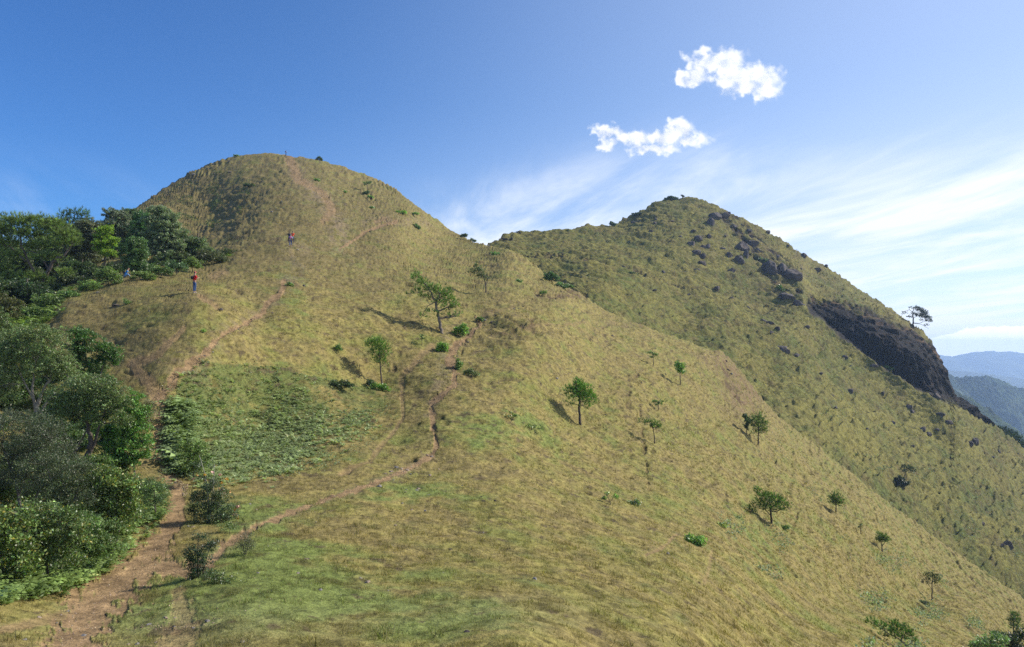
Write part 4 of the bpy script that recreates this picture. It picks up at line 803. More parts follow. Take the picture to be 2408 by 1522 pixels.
bush('dark round bush under the skyline of the left hill', 861, 458, [(-3,-6,7,5),(4,-5,6,4)], (.08,.13,.035), .35, seed=69)
bush('light bush just below the dark round one on the left hill', 868, 464, [(2,-3,8,3),(8,-1,5,3)], (.19,.30,.06), .3, seed=70)
bush('small light bush left of the pair under the left hill skyline', 812, 451, [(0,-3,6,3)], (.16,.25,.06), .3, seed=71)
bush('tiny lone bush low on the right shoulder of the left hill', 875, 489, [(0,-3,6,3)], (.15,.24,.06), .3, seed=72)
bush('bush beside a dark rock below the left summit trail', 744, 426, [(-2,-3,6,3),(4,-2,5,2)], (.17,.28,.06), .35, seed=73)
bush('spiky dark bush on the skyline right of the summit hiker', 750, 378, [(-6,-4,4,3),(0,-9,4,4),(5,-4,5,4)], (.06,.09,.035), .35, seed=74, Y=212)
bush('small bush on the skyline left of the summit', 556, 368, [(0,-2,6,2)], (.13,.20,.06), .35, seed=75, Y=209)
bush('dark bush on the descending skyline above the saddle', 1091, 560, [(-4,-6,5,4),(4,-7,6,4)], (.06,.10,.035), .35, seed=76, Y=176)
bush('wispy bush on the skyline just above the saddle', 1112, 570, [(-4,-8,4,3),(4,-5,5,3)], (.10,.14,.05), .3, seed=77, Y=170)
bush('low bush on the skyline of the far hill, left of its summit', 1440, 532, [(-3,-8,6,5),(4,-5,7,4)], (.06,.11,.04), .45, 'far', 78)
bush('widest bush crowning the summit of the far hill', 1579, 471, [(-12,-3,8,3),(-2,-6,10,4),(10,-5,9,4)], (.07,.12,.05), .45, 'far', 79)
bush('small dark bush right of the widest one on the far summit', 1605, 469, [(0,-4,4,3)], (.04,.06,.03), .4, 'far', 80)
bush('dark bush on the left shoulder under the far summit', 1500, 510, [(-6,-5,9,4),(4,-6,7,4)], (.05,.08,.03), .45, 'far', 81)
bush('green shrub patch below the rocks near the cliff top', 1805, 620, [(-14,-10,14,8),(2,-4,15,8),(12,4,10,6)], (.10,.15,.055), .5, 'far', 82)
bush('bright bush under the big rock on the far hill', 1836, 688, [(0,-8,8,7),(4,0,8,6)], (.12,.20,.05), .5, 'far', 83)
bush('dark shrub on the open far slope, below its left shoulder', 1488, 640, [(-6,-5,10,4),(6,-2,8,4)], (.07,.11,.035), .5, 'far', 84)
bush('tall light bush growing at the foot of the dark cliff', 2090, 868, [(-4,-6,8,4),(6,-2,8,4)], (.12,.20,.05), .5, 'far', 85)
bush('low wide shrub right of the forked sapling on the lower slope', 1492, 1184, [(-8,-8,12,6),(6,-8,12,6),(0,-3,14,4)], (.16,.22,.09), .12, seed=86)
bush('loose pale green shrub near the path, left of the rounded pine', 1250, 1008, [(-20,-10,20,8,0,.5),(0,-8,14,7,0,.5),(20,-2,14,6,0,.5)], (.17,.23,.07), .12, seed=87)
bush('taller loose shrub above and left of the rounded pine', 1205, 990, [(-8,-16,12,8,0,.4),(6,-10,14,8,0,.4)], (.16,.22,.07), .12, seed=88)
bush('yellow green shrub on the lower slope left of the broad bushy pine', 1700, 1240, [(-10,-8,12,6,0,.6),(4,-6,12,6,0,.6)], (.22,.30,.07), .14, seed=89)
bush('small dark green shrub right of the broad bushy pine', 1848, 1254, [(-4,-6,7,4),(5,-6,7,4)], (.10,.17,.045), .16, seed=90)
bush('dark low shrub at the foot of the pine with a bare trunk', 2172, 1420, [(-14,-8,14,7),(2,-4,14,6)], (.075,.10,.04), .2, seed=91)
bush('dark green shrub left of the little pine at the lower right edge', 2342, 1500, [(-14,-8,14,7),(4,-6,14,7),(18,-2,10,5)], (.075,.12,.04), .25, seed=92)
bush('tiny bright bush on the knoll below the man in red', 476, 780, [(-3,-4,7,3),(4,-3,6,3)], (.20,.32,.05), .1, seed=93)
bush('small leafy bush on the knoll below the seated man', 300, 718, [(-4,-10,5,7),(2,-4,8,5)], (.13,.20,.05), .12, seed=94)
bush('small green bush beside the seated man', 312, 662, [(-3,-4,6,4),(4,-5,6,5)], (.11,.17,.05), .12, seed=95)
bush('dark tussock bush in the left flank of the left hill', 590, 440, [(-10,-3,12,3),(6,-3,12,3)], (.07,.10,.035), .35, seed=96)
bush('leafy bush at the fork of the trails near the ridge corner', 682, 672, [(-4,-6,7,5),(6,-4,6,4)], (.15,.23,.06), .14, seed=97)
# ------------------------------------------------------------------ the wood at the upper left and the thicket at the lower left
print('woods')
GW = 'trees of the wood behind the knoll'
GT = 'trees and bushes of the thicket beside the path'
def wood(label, u, v, Y, blobs, trunk=None, kind='leaf', col=(.10,.15,.05), leaf=.16, seed=200, group=GW, name=None, **kw):
    col = tuple(c * 1.3 for c in col); kw.setdefault('dens', 1.35)
    kw.setdefault('clump', .45 if kind == 'leaf' else None)
    return tree(name or ('pine_tree' if kind == 'pine' else 'broadleaf_tree'), label, u, v, blobs, trunk or [(0, 30, 4), (0, -30, 3), (2, -80, 1.5)], kind=kind, Y=Y, col=col, leaf=leaf, seed=seed, group=group, sink=1.0, **kw)
wood('large pine at the left frame edge with dark horizontal boughs and flat foliage shelves', 88, 700, 66,
     [(-90,-160,40,20),(-50,-178,34,16),(-10,-180,36,14),(30,-172,34,16),(60,-150,34,14),(-20,-150,40,14),(50,-128,36,12),(-80,-128,40,14),(0,-122,34,10,2),(-60,-98,36,12),(20,-96,34,10),(80,-134,18,9),(-20,-50,42,10,-3),(10,-42,32,9,-3),(-60,-48,24,9,-3),(-85,-70,30,12),(60,-60,20,8,2)],
     [[(-10,60,6),(-2,0,5),(14,-42,4.4),(32,-84,3.6),(60,-100,2.6),(80,-128,1.4)], [(14,-42,3),(-24,-84,2.6),(-40,-120,2.2),(-44,-150,1.4)], [(-30,-110,2),(-70,-122,1.5),(-110,-128,1)], [(32,-84,1.8),(0,-104,1.4),(-30,-112,1)], [(4,-30,1.6),(-30,-44,1.2),(-60,-50,.8)]],
     'pine', (.17,.24,.06), .34, seed=201, nk=14, dens=2.0, depth=.8)
wood('pine with a spreading dark crown standing above the rest of the wood', 160, 640, 92,
     [(-36,-116,16,11),(-10,-134,18,12),(16,-142,16,12),(36,-136,14,12),(-44,-104,12,8),(0,-118,24,12),(30,-118,18,12),(-70,-104,10,7),(44,-124,8,10),(-10,-104,30,10)],
     [(0,30,4),(0,-40,3),(4,-100,2),(14,-138,1)], 'pine', (.085,.15,.045), .45, seed=202, nk=12, dens=.9)
wood('bright yellow green tree glowing in the middle of the wood', 245, 640, 72, [(0,-98,18,10),(-6,-84,16,10),(14,-74,20,10),(-4,-66,24,8),(8,-106,8,8),(-8,-54,18,6),(10,-46,22,8)], [(0,30,2),(2,-50,1.2),(0,-90,.7)], col=(.20,.31,.03), leaf=.17, seed=203)
wood('grey green tree with many bare twigs left of the bright yellow green one', 195, 660, 74, [(-20,-120,26,14),(12,-132,28,14),(30,-110,24,16),(-10,-96,32,18),(20,-84,26,18),(-24,-68,26,18),(14,-56,30,16)], col=(.15,.165,.085), leaf=.17, seed=204, sub=.9)
wood('dark tree just behind the large pine at left', 135, 660, 78, [(-20,-130,24,12),(6,-128,20,10),(-10,-100,32,20),(10,-76,30,20),(-20,-50,30,20)], col=(.11,.15,.055), leaf=.17, seed=205)
wood('domed silvery leaved tree on the wood skyline', 272, 640, 88, [(-10,-138,22,12),(14,-132,22,12),(0,-114,34,16),(26,-100,22,16)], col=(.16,.19,.11), leaf=.2, seed=206)
wood('second domed tree on the wood skyline, right of the silvery one', 310, 640, 90, [(-8,-142,20,10),(14,-134,20,12),(0,-116,30,16),(6,-92,30,18)], col=(.11,.155,.065), leaf=.2, seed=207)
wood('dark green tree with an upright crown in the middle of the wood skyline', 336, 650, 84, [(-10,-140,18,14),(10,-134,18,14),(-4,-114,28,18),(14,-90,28,20),(-16,-80,24,20)], col=(.07,.15,.04), leaf=.18, seed=208)
wood('largest pale crowned tree of the wood, its crown in stacked domes', 378, 640, 80, [(-8,-146,26,11),(22,-132,20,11),(-20,-124,26,13),(10,-112,34,15),(34,-96,26,14),(-14,-92,34,16),(16,-76,36,16),(40,-66,20,14),(-26,-58,28,18),(14,-40,32,14)], [(0,30,4),(2,-50,3),(0,-110,1.5)], col=(.19,.24,.12), leaf=.18, seed=209)
wood('low dark tree at the right shoulder of the wood', 428, 634, 82, [(-14,-76,24,14),(10,-66,24,14),(24,-46,22,14),(-10,-42,28,16),(6,-22,26,12)], col=(.085,.14,.045), leaf=.18, seed=210)
wood('rightmost pale leaved tree of the wood', 462, 628, 82, [(-10,-62,18,12),(8,-56,18,12),(20,-38,18,12),(-6,-36,22,14),(4,-18,22,10)], col=(.16,.21,.09), leaf=.18, seed=211)
wood('dark tree behind the seated man', 318, 662, 68, [(-16,-70,24,20),(12,-64,22,20),(-4,-40,28,18),(20,-30,20,14),(0,-90,22,16)], [[(0,20,3),(-3,-26,2),(-12,-60,1)], [(0,-6,1.5),(10,-40,1),(16,-66,.6)]], col=(.10,.17,.05), leaf=.16, seed=212)
wood('dense dark tree in the shade right of the large pine', 190, 690, 70, [(-20,-60,28,20),(10,-54,26,20),(-34,-34,26,16),(0,-28,28,14),(26,-36,20,16)], col=(.075,.12,.04), leaf=.16, seed=213)
wood('dark tree low in the shade beneath the large pine', 60, 735, 60, [(-30,-60,34,20),(10,-50,32,20),(-50,-30,34,18),(0,-24,32,14),(40,-40,24,18)], col=(.05,.085,.03), leaf=.15, seed=214)
wood('shaded tree at the left frame edge below the large pine', -30, 740, 58, [(-30,-90,40,30),(10,-60,36,30),(0,-24,40,18)], col=(.07,.11,.035), leaf=.15, seed=215)
wood('tall dark pine mass at the far left edge behind the large pine', -20, 680, 86, [(-40,-150,40,20),(10,-160,34,16),(-10,-120,50,24),(20,-90,40,24),(-30,-70,50,24)], kind='pine', col=(.10,.16,.045), leaf=.45, seed=216)
wood('dark green tree filling the back of the wood', 240, 660, 98, [(-40,-120,36,18),(0,-114,36,18),(40,-110,36,18),(-20,-86,44,24),(30,-80,44,24),(-60,-90,34,20),(70,-90,30,20)], col=(.075,.11,.04), leaf=.22, seed=217, clump=.6)
# bright undergrowth where the wood meets the grass
GU = 'leafy undergrowth along the edge of the wood'
for i, (lab, uu, vv, YY, bl, cc) in enumerate([
 ('low yellow green bush at the wood edge, just right of the seated man', 335, 660, 62, [(-8,-14,16,9),(10,-12,16,9),(24,-6,12,6)], (.20,.28,.07)),
 ('leafy light green bush at the wood edge, just left of the seated man', 256, 668, 61, [(-12,-20,20,12),(10,-18,18,12),(-4,-32,16,9),(18,-6,14,7)], (.20,.29,.07)),
 ('light green bush at the wood edge, two bushes left of the seated man', 212, 684, 59, [(-10,-14,18,10),(10,-12,16,9),(-20,-6,12,7)], (.18,.28,.07)),
 ('fern green bush left of the brown knoll edge', 165, 704, 57, [(-10,-12,18,11),(10,-10,16,9)], (.17,.28,.075)),
 ('green bush at the wood edge between the two men', 378, 650, 64, [(-10,-16,18,10),(12,-12,18,9)], (.14,.22,.055)),
 ('blue green bush at the wood edge above and left of the man in red', 415, 642, 67, [(-10,-16,16,10),(10,-14,16,10)], (.14,.23,.09)),
 ('yellow green bush at the wood edge straight above the man in red', 452, 634, 72, [(-10,-14,16,10),(10,-12,16,9),(-2,-24,12,7)], (.20,.28,.06)),
 ('brownish green bush at the right end of the wood', 496, 622, 80, [(-14,-22,22,13),(12,-18,22,12),(30,-10,16,8)], (.15,.17,.07)),
 ('last low bush trailing off the right end of the wood', 545, 606, 88, [(-10,-12,22,9),(14,-10,18,8)], (.13,.16,.06)),
 ('broad bush in the shade left of the fern green one', 118, 726, 55, [(-16,-22,24,14),(12,-18,22,12)], (.14,.21,.055)),
 ('reddish green bush at the left frame edge above the thicket', 18, 752, 50, [(-20,-44,26,20),(10,-36,22,18),(-6,-14,30,14)], (.15,.16,.05)),
 ('fresh green bush above the thicket, second from the left frame edge', 70, 748, 53, [(-20,-16,24,13),(12,-12,24,11)], (.17,.27,.07))]):
    tree('bush', lab, uu, vv, bl, [(0, 4, 1), (0, -8, .6)], kind='leaf', Y=YY, col=cc, leaf=.14, seed=230 + i, clump=.35, cat='bush', group=GU, sink=.3)

# thicket (ten to forty metres away)
def thick(label, u, v, Y, blobs, trunk, col, leaf=.07, seed=300, name='broadleaf_tree', **kw):
    kw.setdefault('clump', .26); col = tuple(c * 1.32 for c in col)
    cat = 'tree' if name != 'bush' else 'bush'
    return tree(name, label, u, v, blobs, trunk, kind='leaf', Y=Y, col=col, leaf=leaf, seed=seed, group=GT, sink=.4, cat=cat, **kw)
PB = (.34, .30, .235); BB = (.10, .085, .07)
thick('spreading tree with pale forked limbs at the top of the thicket', 88, 985, 34,
      [(-60,-190,50,26),(-10,-205,44,22),(30,-190,34,22),(-80,-150,50,30),(-20,-160,50,24),(40,-150,34,24),(60,-120,34,22),(-60,-110,44,24),(10,-115,44,22),(90,-100,26,18,0,.7),(-90,-70,40,30),(40,-70,30,16,0,.6)],
      [[(0,0,6),(-2,-30,5),(8,-60,3.4),(30,-100,2.2),(60,-130,1.2)], [(-2,-24,4),(-14,-70,2.6),(-10,-120,1.8),(10,-180,.8)], [(0,-26,3.4),(36,-60,2.2),(80,-96,1)], [(-12,-66,2),(-50,-120,1.4),(-80,-150,.8)]], (.16,.215,.075), .085, 301, bark=PB, sub=1.0, dens=1.0)
thick('glossy dark green bush of two clumps at the upper right of the thicket', 225, 905, 38,
      [(-46,-122,26,18),(-22,-112,26,18),(-50,-94,26,18),(-30,-84,22,14),(10,-88,26,18),(34,-78,24,20),(40,-58,20,14),(14,-62,22,16),(-30,-48,30,20),(-14,-24,26,14),(24,-14,16,10),(-46,-66,22,14),(-56,-30,18,14)],
      [[(-4,4,2.6),(-16,-40,2),(-34,-90,1)], [(0,0,2),(16,-40,1.5),(26,-74,.8)]], (.075,.15,.03), .10, 302, bark=(.2,.17,.13))
thick('airy twiggy tree in the middle of the thicket with a dark gnarled trunk', 210, 1095, 27,
      [(-20,-192,44,20),(24,-190,40,20),(56,-172,30,20),(-60,-160,44,24),(0,-160,50,26),(46,-140,34,22),(-40,-120,40,26),(16,-116,34,22),(70,-148,22,16),(-90,-110,40,26),(70,-104,24,22,0,.7)],
      [[(0,10,8),(-4,-26,6.5),(2,-60,5),(-8,-100,3.4),(-18,-150,1.6)], [(2,-58,4),(24,-100,2.6),(44,-150,1.2)], [(-46,6,4),(-40,-26,3),(-20,-60,2),(8,-110,1)], [(-10,8,4),(-30,-20,3),(-44,-60,2)], [(-90,16,3),(-50,-20,2.6),(-20,-44,2)]], (.13,.18,.06), .08, 303, bark=(.13,.105,.085), sub=1.1, dens=1.0)
thick('broad leaved bright green bush leaning toward the path', 318, 1090, 28, [(-20,-10,36,18),(-60,-14,34,20),(-10,-150,26,20),(12,-120,24,20),(-20,-112,30,24),(4,-84,30,22),(-30,-70,34,24),(16,-50,26,20),(-14,-36,36,20),(-50,-40,30,22),(-70,-80,26,20),(28,-22,20,12),(-30,-8,34,14)], [(0,6,2.4),(-8,-50,1.8),(-6,-130,.8)], (.12,.23,.045), .10, 304, 'bush')
thick('fine twigged dark grey green bush at the left frame edge', 60, 1230, 21, [(-60,-240,60,26),(0,-236,60,24),(50,-214,44,26),(-70,-200,60,30),(10,-196,60,30),(-30,-160,70,34),(40,-160,50,34),(80,-180,34,30),(-50,-110,70,34),(20,-110,60,34),(90,-130,44,30)], [[(0,10,4),(-20,-80,3),(-60,-180,1.6)], [(0,10,3.4),(30,-80,2.6),(60,-170,1.2)], [(-20,-80,2),(10,-150,1.4),(0,-220,.8)]], (.085,.105,.052), .05, 305, 'bush', bark=(.22,.19,.16), sub=1.2, aspect=.35)
thick('second fine twigged dark bush, right of the first and nearer the path', 150, 1260, 20, [(-50,-170,50,30),(0,-160,50,30),(40,-140,40,28),(-60,-120,50,34),(0,-110,60,34),(50,-96,40,28),(-20,-70,60,30)], [[(0,10,3),(-16,-80,2.2),(-40,-150,1)], [(0,8,3),(20,-70,2),(36,-130,1)]], (.085,.11,.05), .05, 306, 'bush', bark=(.2,.17,.14), sub=1.1, aspect=.35)
thick('tall shrub with yellow tinged leaves along the path side of the thicket', 262, 1270, 20.5, [(-20,-150,40,24),(20,-140,36,24),(50,-120,30,22),(-40,-110,40,30),(10,-100,44,30),(50,-84,32,24),(-20,-64,50,30),(30,-54,40,24),(-4,-30,50,20)], [[(0,8,2.4),(-10,-60,1.8),(-16,-130,.9)], [(6,6,2),(24,-60,1.4),(34,-120,.8)]], (.145,.205,.055), .075, 307, 'bush', yellow=.06, aspect=.55)
thick('yellow green shrub at the bottom left corner of the thicket', 20, 1375, 15.5, [(-50,-150,50,30),(0,-140,50,34),(-60,-100,50,34),(10,-96,50,34),(-30,-60,60,30),(30,-50,40,28),(0,-24,50,20)], [[(0,6,2.4),(-20,-70,1.8),(-30,-130,.9)], [(4,6,2),(20,-70,1.4),(20,-120,.8)]], (.14,.20,.05), .07, 308, 'bush', yellow=.05, aspect=.6)
thick('mid green leafy shrub between the yellow green one and the fine twigged bushes', 120, 1345, 16.5, [(-40,-140,44,28),(10,-130,44,30),(50,-110,40,28),(-50,-90,44,34),(0,-80,54,34),(54,-64,40,30),(-20,-36,54,24),(40,-26,40,18)], [[(0,6,2.4),(-20,-70,1.8),(-30,-120,.9)], [(4,6,2),(26,-60,1.4),(40,-100,.8)]], (.115,.165,.05), .065, 309, 'bush', yellow=.04, aspect=.5)
thick('dark leaved shrub hanging over the lower path edge of the thicket', 215, 1320, 18, [(-20,-90,40,24),(20,-80,36,24),(-30,-50,40,26),(20,-44,40,24),(50,-30,28,16),(0,-16,44,14)], [(0,6,2),(-6,-40,1.4),(-8,-84,.8)], (.115,.18,.05), .065, 310, 'bush', aspect=.5)
thick('rounded ferny shrub at the path bend below the broad leaved bush', 368, 1195, 24.5, [(-24,-60,24,18),(4,-54,24,18),(-36,-34,26,18),(-4,-28,30,18),(18,-24,16,12),(-30,-10,26,10)], [(0,4,1.6),(-6,-40,1)], (.12,.19,.065), .06, 311, 'bush', aspect=.3)
thick('dry brownish bush between the thicket and the path', 348, 1000, 37, [(-4,-50,16,16,0,.6),(6,-34,18,18,0,.7),(-8,-26,16,18,0,.7),(4,-12,18,12,0,.8)], [(0,2,1.2),(-2,-30,.8)], (.20,.19,.09), .07, 312, 'bush', sub=1.2, aspect=.3)
thick('shaded bush behind the pale limbed tree at the left frame edge', 0, 1010, 40, [(-30,-120,50,40),(20,-100,50,40),(-10,-50,60,40),(50,-60,40,34),(60,-20,40,20)], [(0,6,3),(0,-60,2),(0,-100,1)], (.075,.12,.04), .11, 313, 'bush', clump=.36)
thick('shaded bush behind the gnarled tree, in the heart of the thicket', 140, 1080, 31, [(-30,-70,44,34),(20,-60,40,30),(50,-30,40,22),(-10,-24,50,24),(-70,-40,40,30)], [(0,6,3),(0,-40,2),(0,-60,1)], (.09,.15,.045), .10, 314, 'bush', clump=.34)

# shrubs right of the path
GS = 'shrubs between the two trails'
def shrub(label, u, v, Y, blobs, trunk, col, leaf, seed, **kw):
    kw.setdefault('clump', .2)
    return tree('shrub', label, u, v, blobs, trunk, kind='leaf', Y=Y, col=col, leaf=leaf, seed=seed, group=GS, sink=.15, cat='shrub', **kw)
def flowers(spots, cols):
    def f(tb, lb, g, k, wd):
        for (du, dv) in spots:
            c = wd(du, dv, -g.uniform(.1, .4)); m = 7; leaves(lb, c + rdir(m, g) * .045, .085, cols[int(g.integers(len(cols)))], .3, .8, .1, 0, g)
    return f
shrub('tall shrub with orange and pink flowers and pale bare twigs', 492, 1222, 24.2,
      [(-30,-50,22,18),(0,-70,26,18),(26,-60,22,18),(-10,-40,30,18),(30,-34,26,16),(-40,-22,18,14),(0,-16,34,16),(-10,-2,30,9),(26,0,26,8),(40,-12,24,12),(60,-30,10,10,0,.6),(10,-92,22,12,0,.6),(70,-12,10,8,0,.6),(-20,-100,24,12,0,.35),(10,-124,20,12,0,.3),(-30,-130,20,12,0,.3)],
      [[(0,4,1.8),(-4,-50,1.3),(-10,-100,.9),(-26,-150,.4)], [(0,0,1.4),(8,-60,1),(10,-130,.4)], [(-2,-30,.9),(-34,-56,.5)], [(4,-40,.9),(32,-80,.4)]], (.10,.155,.07), .055, 401, bark=(.42,.39,.34), sub=1.3,
      extra=flowers([(-30,-104),(-38,-96),(6,-108),(24,-104),(30,-94),(40,-94),(22,-70),(30,-68),(34,-62),(20,-46),(50,-52),(64,-30),(70,-32),(60,-24),(56,-12),(62,-10),(66,-4),(28,-84),(-12,-102),(46,-64)], [(.75,.42,.08),(.8,.45,.35),(.75,.5,.12)]))
shrub('dark glossy shrub at the trail fork with one tall sprig', 468, 1368, 17.0,
      [(-22,-72,18,12),(6,-76,22,13),(24,-84,16,10),(-18,-52,20,14),(6,-50,24,15),(-10,-30,24,14),(14,-22,24,12),(-2,-10,28,9),(-10,-1,22,7),(16,0,24,7),(-6,-104,7,12,0,.5),(8,-98,6,10,0,.4),(34,-92,9,7)],
      [[(0,4,1.8),(-4,-50,1.3),(-4,-90,.8),(-2,-116,.4)], [(0,0,1.4),(16,-50,.9),(26,-86,.4)]], (.06,.105,.05), .05, 402)
shrub('low mixed shrub spilling to the right of the dark glossy one', 508, 1392, 16.4, [(-16,-36,22,12),(10,-34,22,12),(30,-24,20,11),(-10,-16,26,12),(22,-10,24,10),(44,-10,16,8)], [(0,2,1.2),(4,-26,.7)], (.12,.17,.06), .045, 403)
shrub('fine twigged round tuft shrub standing by the narrow trail', 577, 1303, 19.5, [(-14,-30,16,13,0,.8),(8,-34,18,13,0,.8),(18,-20,14,12,0,.8),(-4,-16,20,13),(0,-42,14,7,0,.5)], [[(0,2,1.2),(-8,-30,.5)], [(0,0,1.0),(10,-34,.4)], [(0,0,.9),(0,-42,.4)]], (.14,.155,.075), .045, 404, sub=1.6, aspect=.25, bark=(.2,.17,.13))
shrub('light leaved shrub rising from the fern patch beside the path', 455, 1110, 29.5, [(-20,-60,22,16),(10,-56,24,16),(-10,-36,28,18),(20,-30,24,16),(0,-14,28,12)], [(0,4,1.4),(0,-40,.8)], (.19,.28,.07), .075, 405, aspect=.5)
shrub('low ferny shrub below the flowering one', 540, 1252, 22.5, [(-12,-16,20,10),(10,-12,20,9)], [(0,2,.9),(0,-12,.6)], (.15,.23,.07), .05, 406, aspect=.3)
shrub('grey green fern tuft right of the low mixed shrub', 556, 1372, 17.2, [(-8,-12,16,8,0,.7),(10,-8,14,6,0,.7)], [(0,2,.8),(0,-10,.5)], (.17,.24,.11), .05, 407, aspect=.25)
# near the bottom right corner
tree('pine_tree', 'pine in the lower right corner, only its top boughs in the frame', 2132, 1585, [(-78,-118,12,7),(-60,-112,14,8),(-44,-104,14,9),(-30,-114,12,9),(-18,-102,14,10),(-4,-104,12,9),(6,-92,12,9),(14,-80,10,7),(-28,-92,18,8),(-50,-84,12,7,0,.6),(-10,-84,16,7)],
     [[(20,0,2.6),(10,-50,2),(-10,-76,1.6),(-40,-92,1.1),(-76,-116,.5)], [(-10,-76,1.2),(-4,-100,.5)], [(-24,-84,1),(-30,-110,.4)]], Y=44, col=(.13,.26,.05), leaf=.22, bark=(.34,.28,.24), seed=410, group=GP, nk=14)
tree('bush', 'glossy pale green shrub cut off by the bottom right corner', 2340, 1600, [(-40,-86,22,10),(-10,-90,22,10),(16,-94,20,10),(-30,-64,30,14),(20,-66,30,14)], [(0,0,1.5),(0,-70,.8)], kind='leaf', Y=36, col=(.24,.36,.13), leaf=.13, clump=.3, seed=411, cat='bush', group=GB)
tree('bush', 'dark shrub with a pale bare twig at the bottom right corner', 2396, 1610, [(-14,-104,22,12),(10,-110,20,14),(0,-80,30,16)], [[(0,0,1.8),(0,-90,1)], [(0,-40,1.4),(-14,-90,.9),(-22,-124,.5)]], kind='leaf', Y=38, col=(.07,.10,.04), leaf=.12, clump=.3, seed=412, cat='bush', group=GB, bark=(.5,.5,.5))
# ------------------------------------------------------------------ understory that closes the wood and the thicket
def filler(u, v, Y, ru, rv, col, lab, group, seed, leaf=.15):
    g = np.random.default_rng(seed); bl = [(g.uniform(-.5, .5) * ru, -rv * g.uniform(.3, 1.2), ru * g.uniform(.55, .8), rv * g.uniform(.45, .7)) for _ in range(5)]
    tree('bush', lab, u, v, bl, [(0, 4, 1), (0, -rv * .6, .6)], kind='leaf', Y=Y, col=col, leaf=leaf, seed=seed, clump=leaf * 2.6, cat='bush', group=group, sink=.3)
LW = 'dark shaded bush filling the understory of the wood behind the knoll'
for i, (u, v, Y) in enumerate([(20,700,62),(70,705,63),(120,690,66),(170,680,68),(215,668,70),(262,655,72),(300,650,74),(345,642,76),(390,635,78),(430,628,80),(0,660,75),(60,655,76),(120,640,80),(180,625,84),(240,610,88),(300,600,92),(360,600,92),(410,600,90),(455,612,88),(20,600,95),(90,590,96),(160,580,98),(230,575,102),(290,570,104),(-60,690,64),(-60,620,80),(10,640,72),(45,630,74),(30,610,84),(75,625,80),(-20,630,78)]):
    filler(u, v + 14, Y, 40, 30, (.085, .13, .042) if i % 3 else (.12, .155, .06), LW, GW, 500 + i, .19)
LT = 'dark leafy bush deep in the shade of the thicket beside the path'
for i, (u, v, Y, r) in enumerate([(20,840,44,44),(80,850,43,44),(140,880,41,40),(-30,900,40,50),(40,930,37,50),(120,950,36,46),(180,960,36,40),(240,960,36,34),(-30,1030,30,56),(40,1080,28,56),(120,1130,26,50),(190,1150,25,46),(250,1160,25,40),(300,1150,26,34),(-30,1190,21,60),(270,1040,31,40),(60,1180,22.5,56),(0,1120,25,60),(90,1070,28,46),(220,1100,26.5,36),(160,1040,31,36),(90,1010,33,40),(200,1010,33,36),(280,1100,28,34),(20,960,36,46),(210,930,38,34),(240,870,41,26),(150,1200,22.5,50),(230,1220,22,46),(290,1215,23,36),(-40,1290,17.5,60),(40,1310,17.5,56),(120,1300,18.5,50),(190,1290,19.5,46),(330,1160,26.5,30),(-40,780,47,50)]):
    filler(u, v + 16, Y, r, r * .8, [(.10, .16, .05), (.15, .23, .06), (.13, .19, .055)][i % 3], LT, GT, 560 + i, .075 + .0018 * (Y - 17))

# ------------------------------------------------------------------ rocks and stones
print('rocks')
import bmesh
def rock_mesh(name, sx, sy, sz, seed, mat, sub=2):
    g = np.random.default_rng(seed); bm = bmesh.new(); bmesh.ops.create_icosphere(bm, subdivisions=sub + 1, radius=1)
    pl = [(unit(g.normal(size=3)), g.uniform(.55, .85)) for _ in range(9)]
    for vtx in bm.verts:
        p = np.array(vtx.co)
        for nrm, d in pl:
            e = p @ nrm - d
            if e > 0: p = p - nrm * e
        p = p * (1 + .10 * math.sin(7 * p[0] + seed) * math.cos(5 * p[1] + 3 * p[2]))
        vtx.co = (p[0] * sx, p[1] * sy, p[2] * sz)
    me = bpy.data.meshes.new(name); bm.to_mesh(me); bm.free(); me.materials.append(mat); o = bpy.data.objects.new(name, me); C.objects.link(o); o.rotation_euler = (g.normal() * .2, g.normal() * .2 , g.uniform(0, 6.28) if sx < 1.3 * sy else g.normal() * .3); return o
M_rock2 = plain('lichen_rock', (.10, .082, .072), .9, .15, .75, 2.5, .10)
M_stone_a = plain('tan_stone', (.26, .20, .15), .9, .15, .4, 8, .02); M_stone_b = plain('grey_stone', (.20, .185, .17), .9, .15, .4, 8, .02); M_stone_c = plain('dark_stone', (.06, .05, .045), .9, .15, .5, 8, .02)
LMK = [(1600,466,'the far summit'),(1500,500,'the far left shoulder'),(1825,637,'the outcrop above the cliff'),(1748,585,'the far rocky gully'),(2060,800,'the black cliff'),(2149,770,'the lone skyline pine'),(1650,590,'the far boulder cluster'),(2290,1040,'the right end of the far hill'),(2130,1130,'the far leaning pine'),(1860,800,'the middle of the far slope'),
 (650,364,'the left summit'),(457,695,'the man in red'),(293,655,'the seated man'),(683,580,'the three hikers'),(1040,785,'the tall leaning pine'),(1365,1002,'the rounded pine'),(898,905,'the slim young pine'),(945,1110,'the stony trail bend'),(1720,870,'the reddish scar'),(1815,1241,'the broad bushy pine'),(470,1370,'the trail fork shrub'),(492,1200,'the flowering shrub'),(206,1439,'the wide path'),(1000,1240,'the open middle turf'),(860,1400,'the green turf'),(1204,1500,'the bottom edge'),(600,1480,'the bottom left turf'),(480,850,'the rubble beside the path'),(410,1120,'the path bend')]
_seen = {}
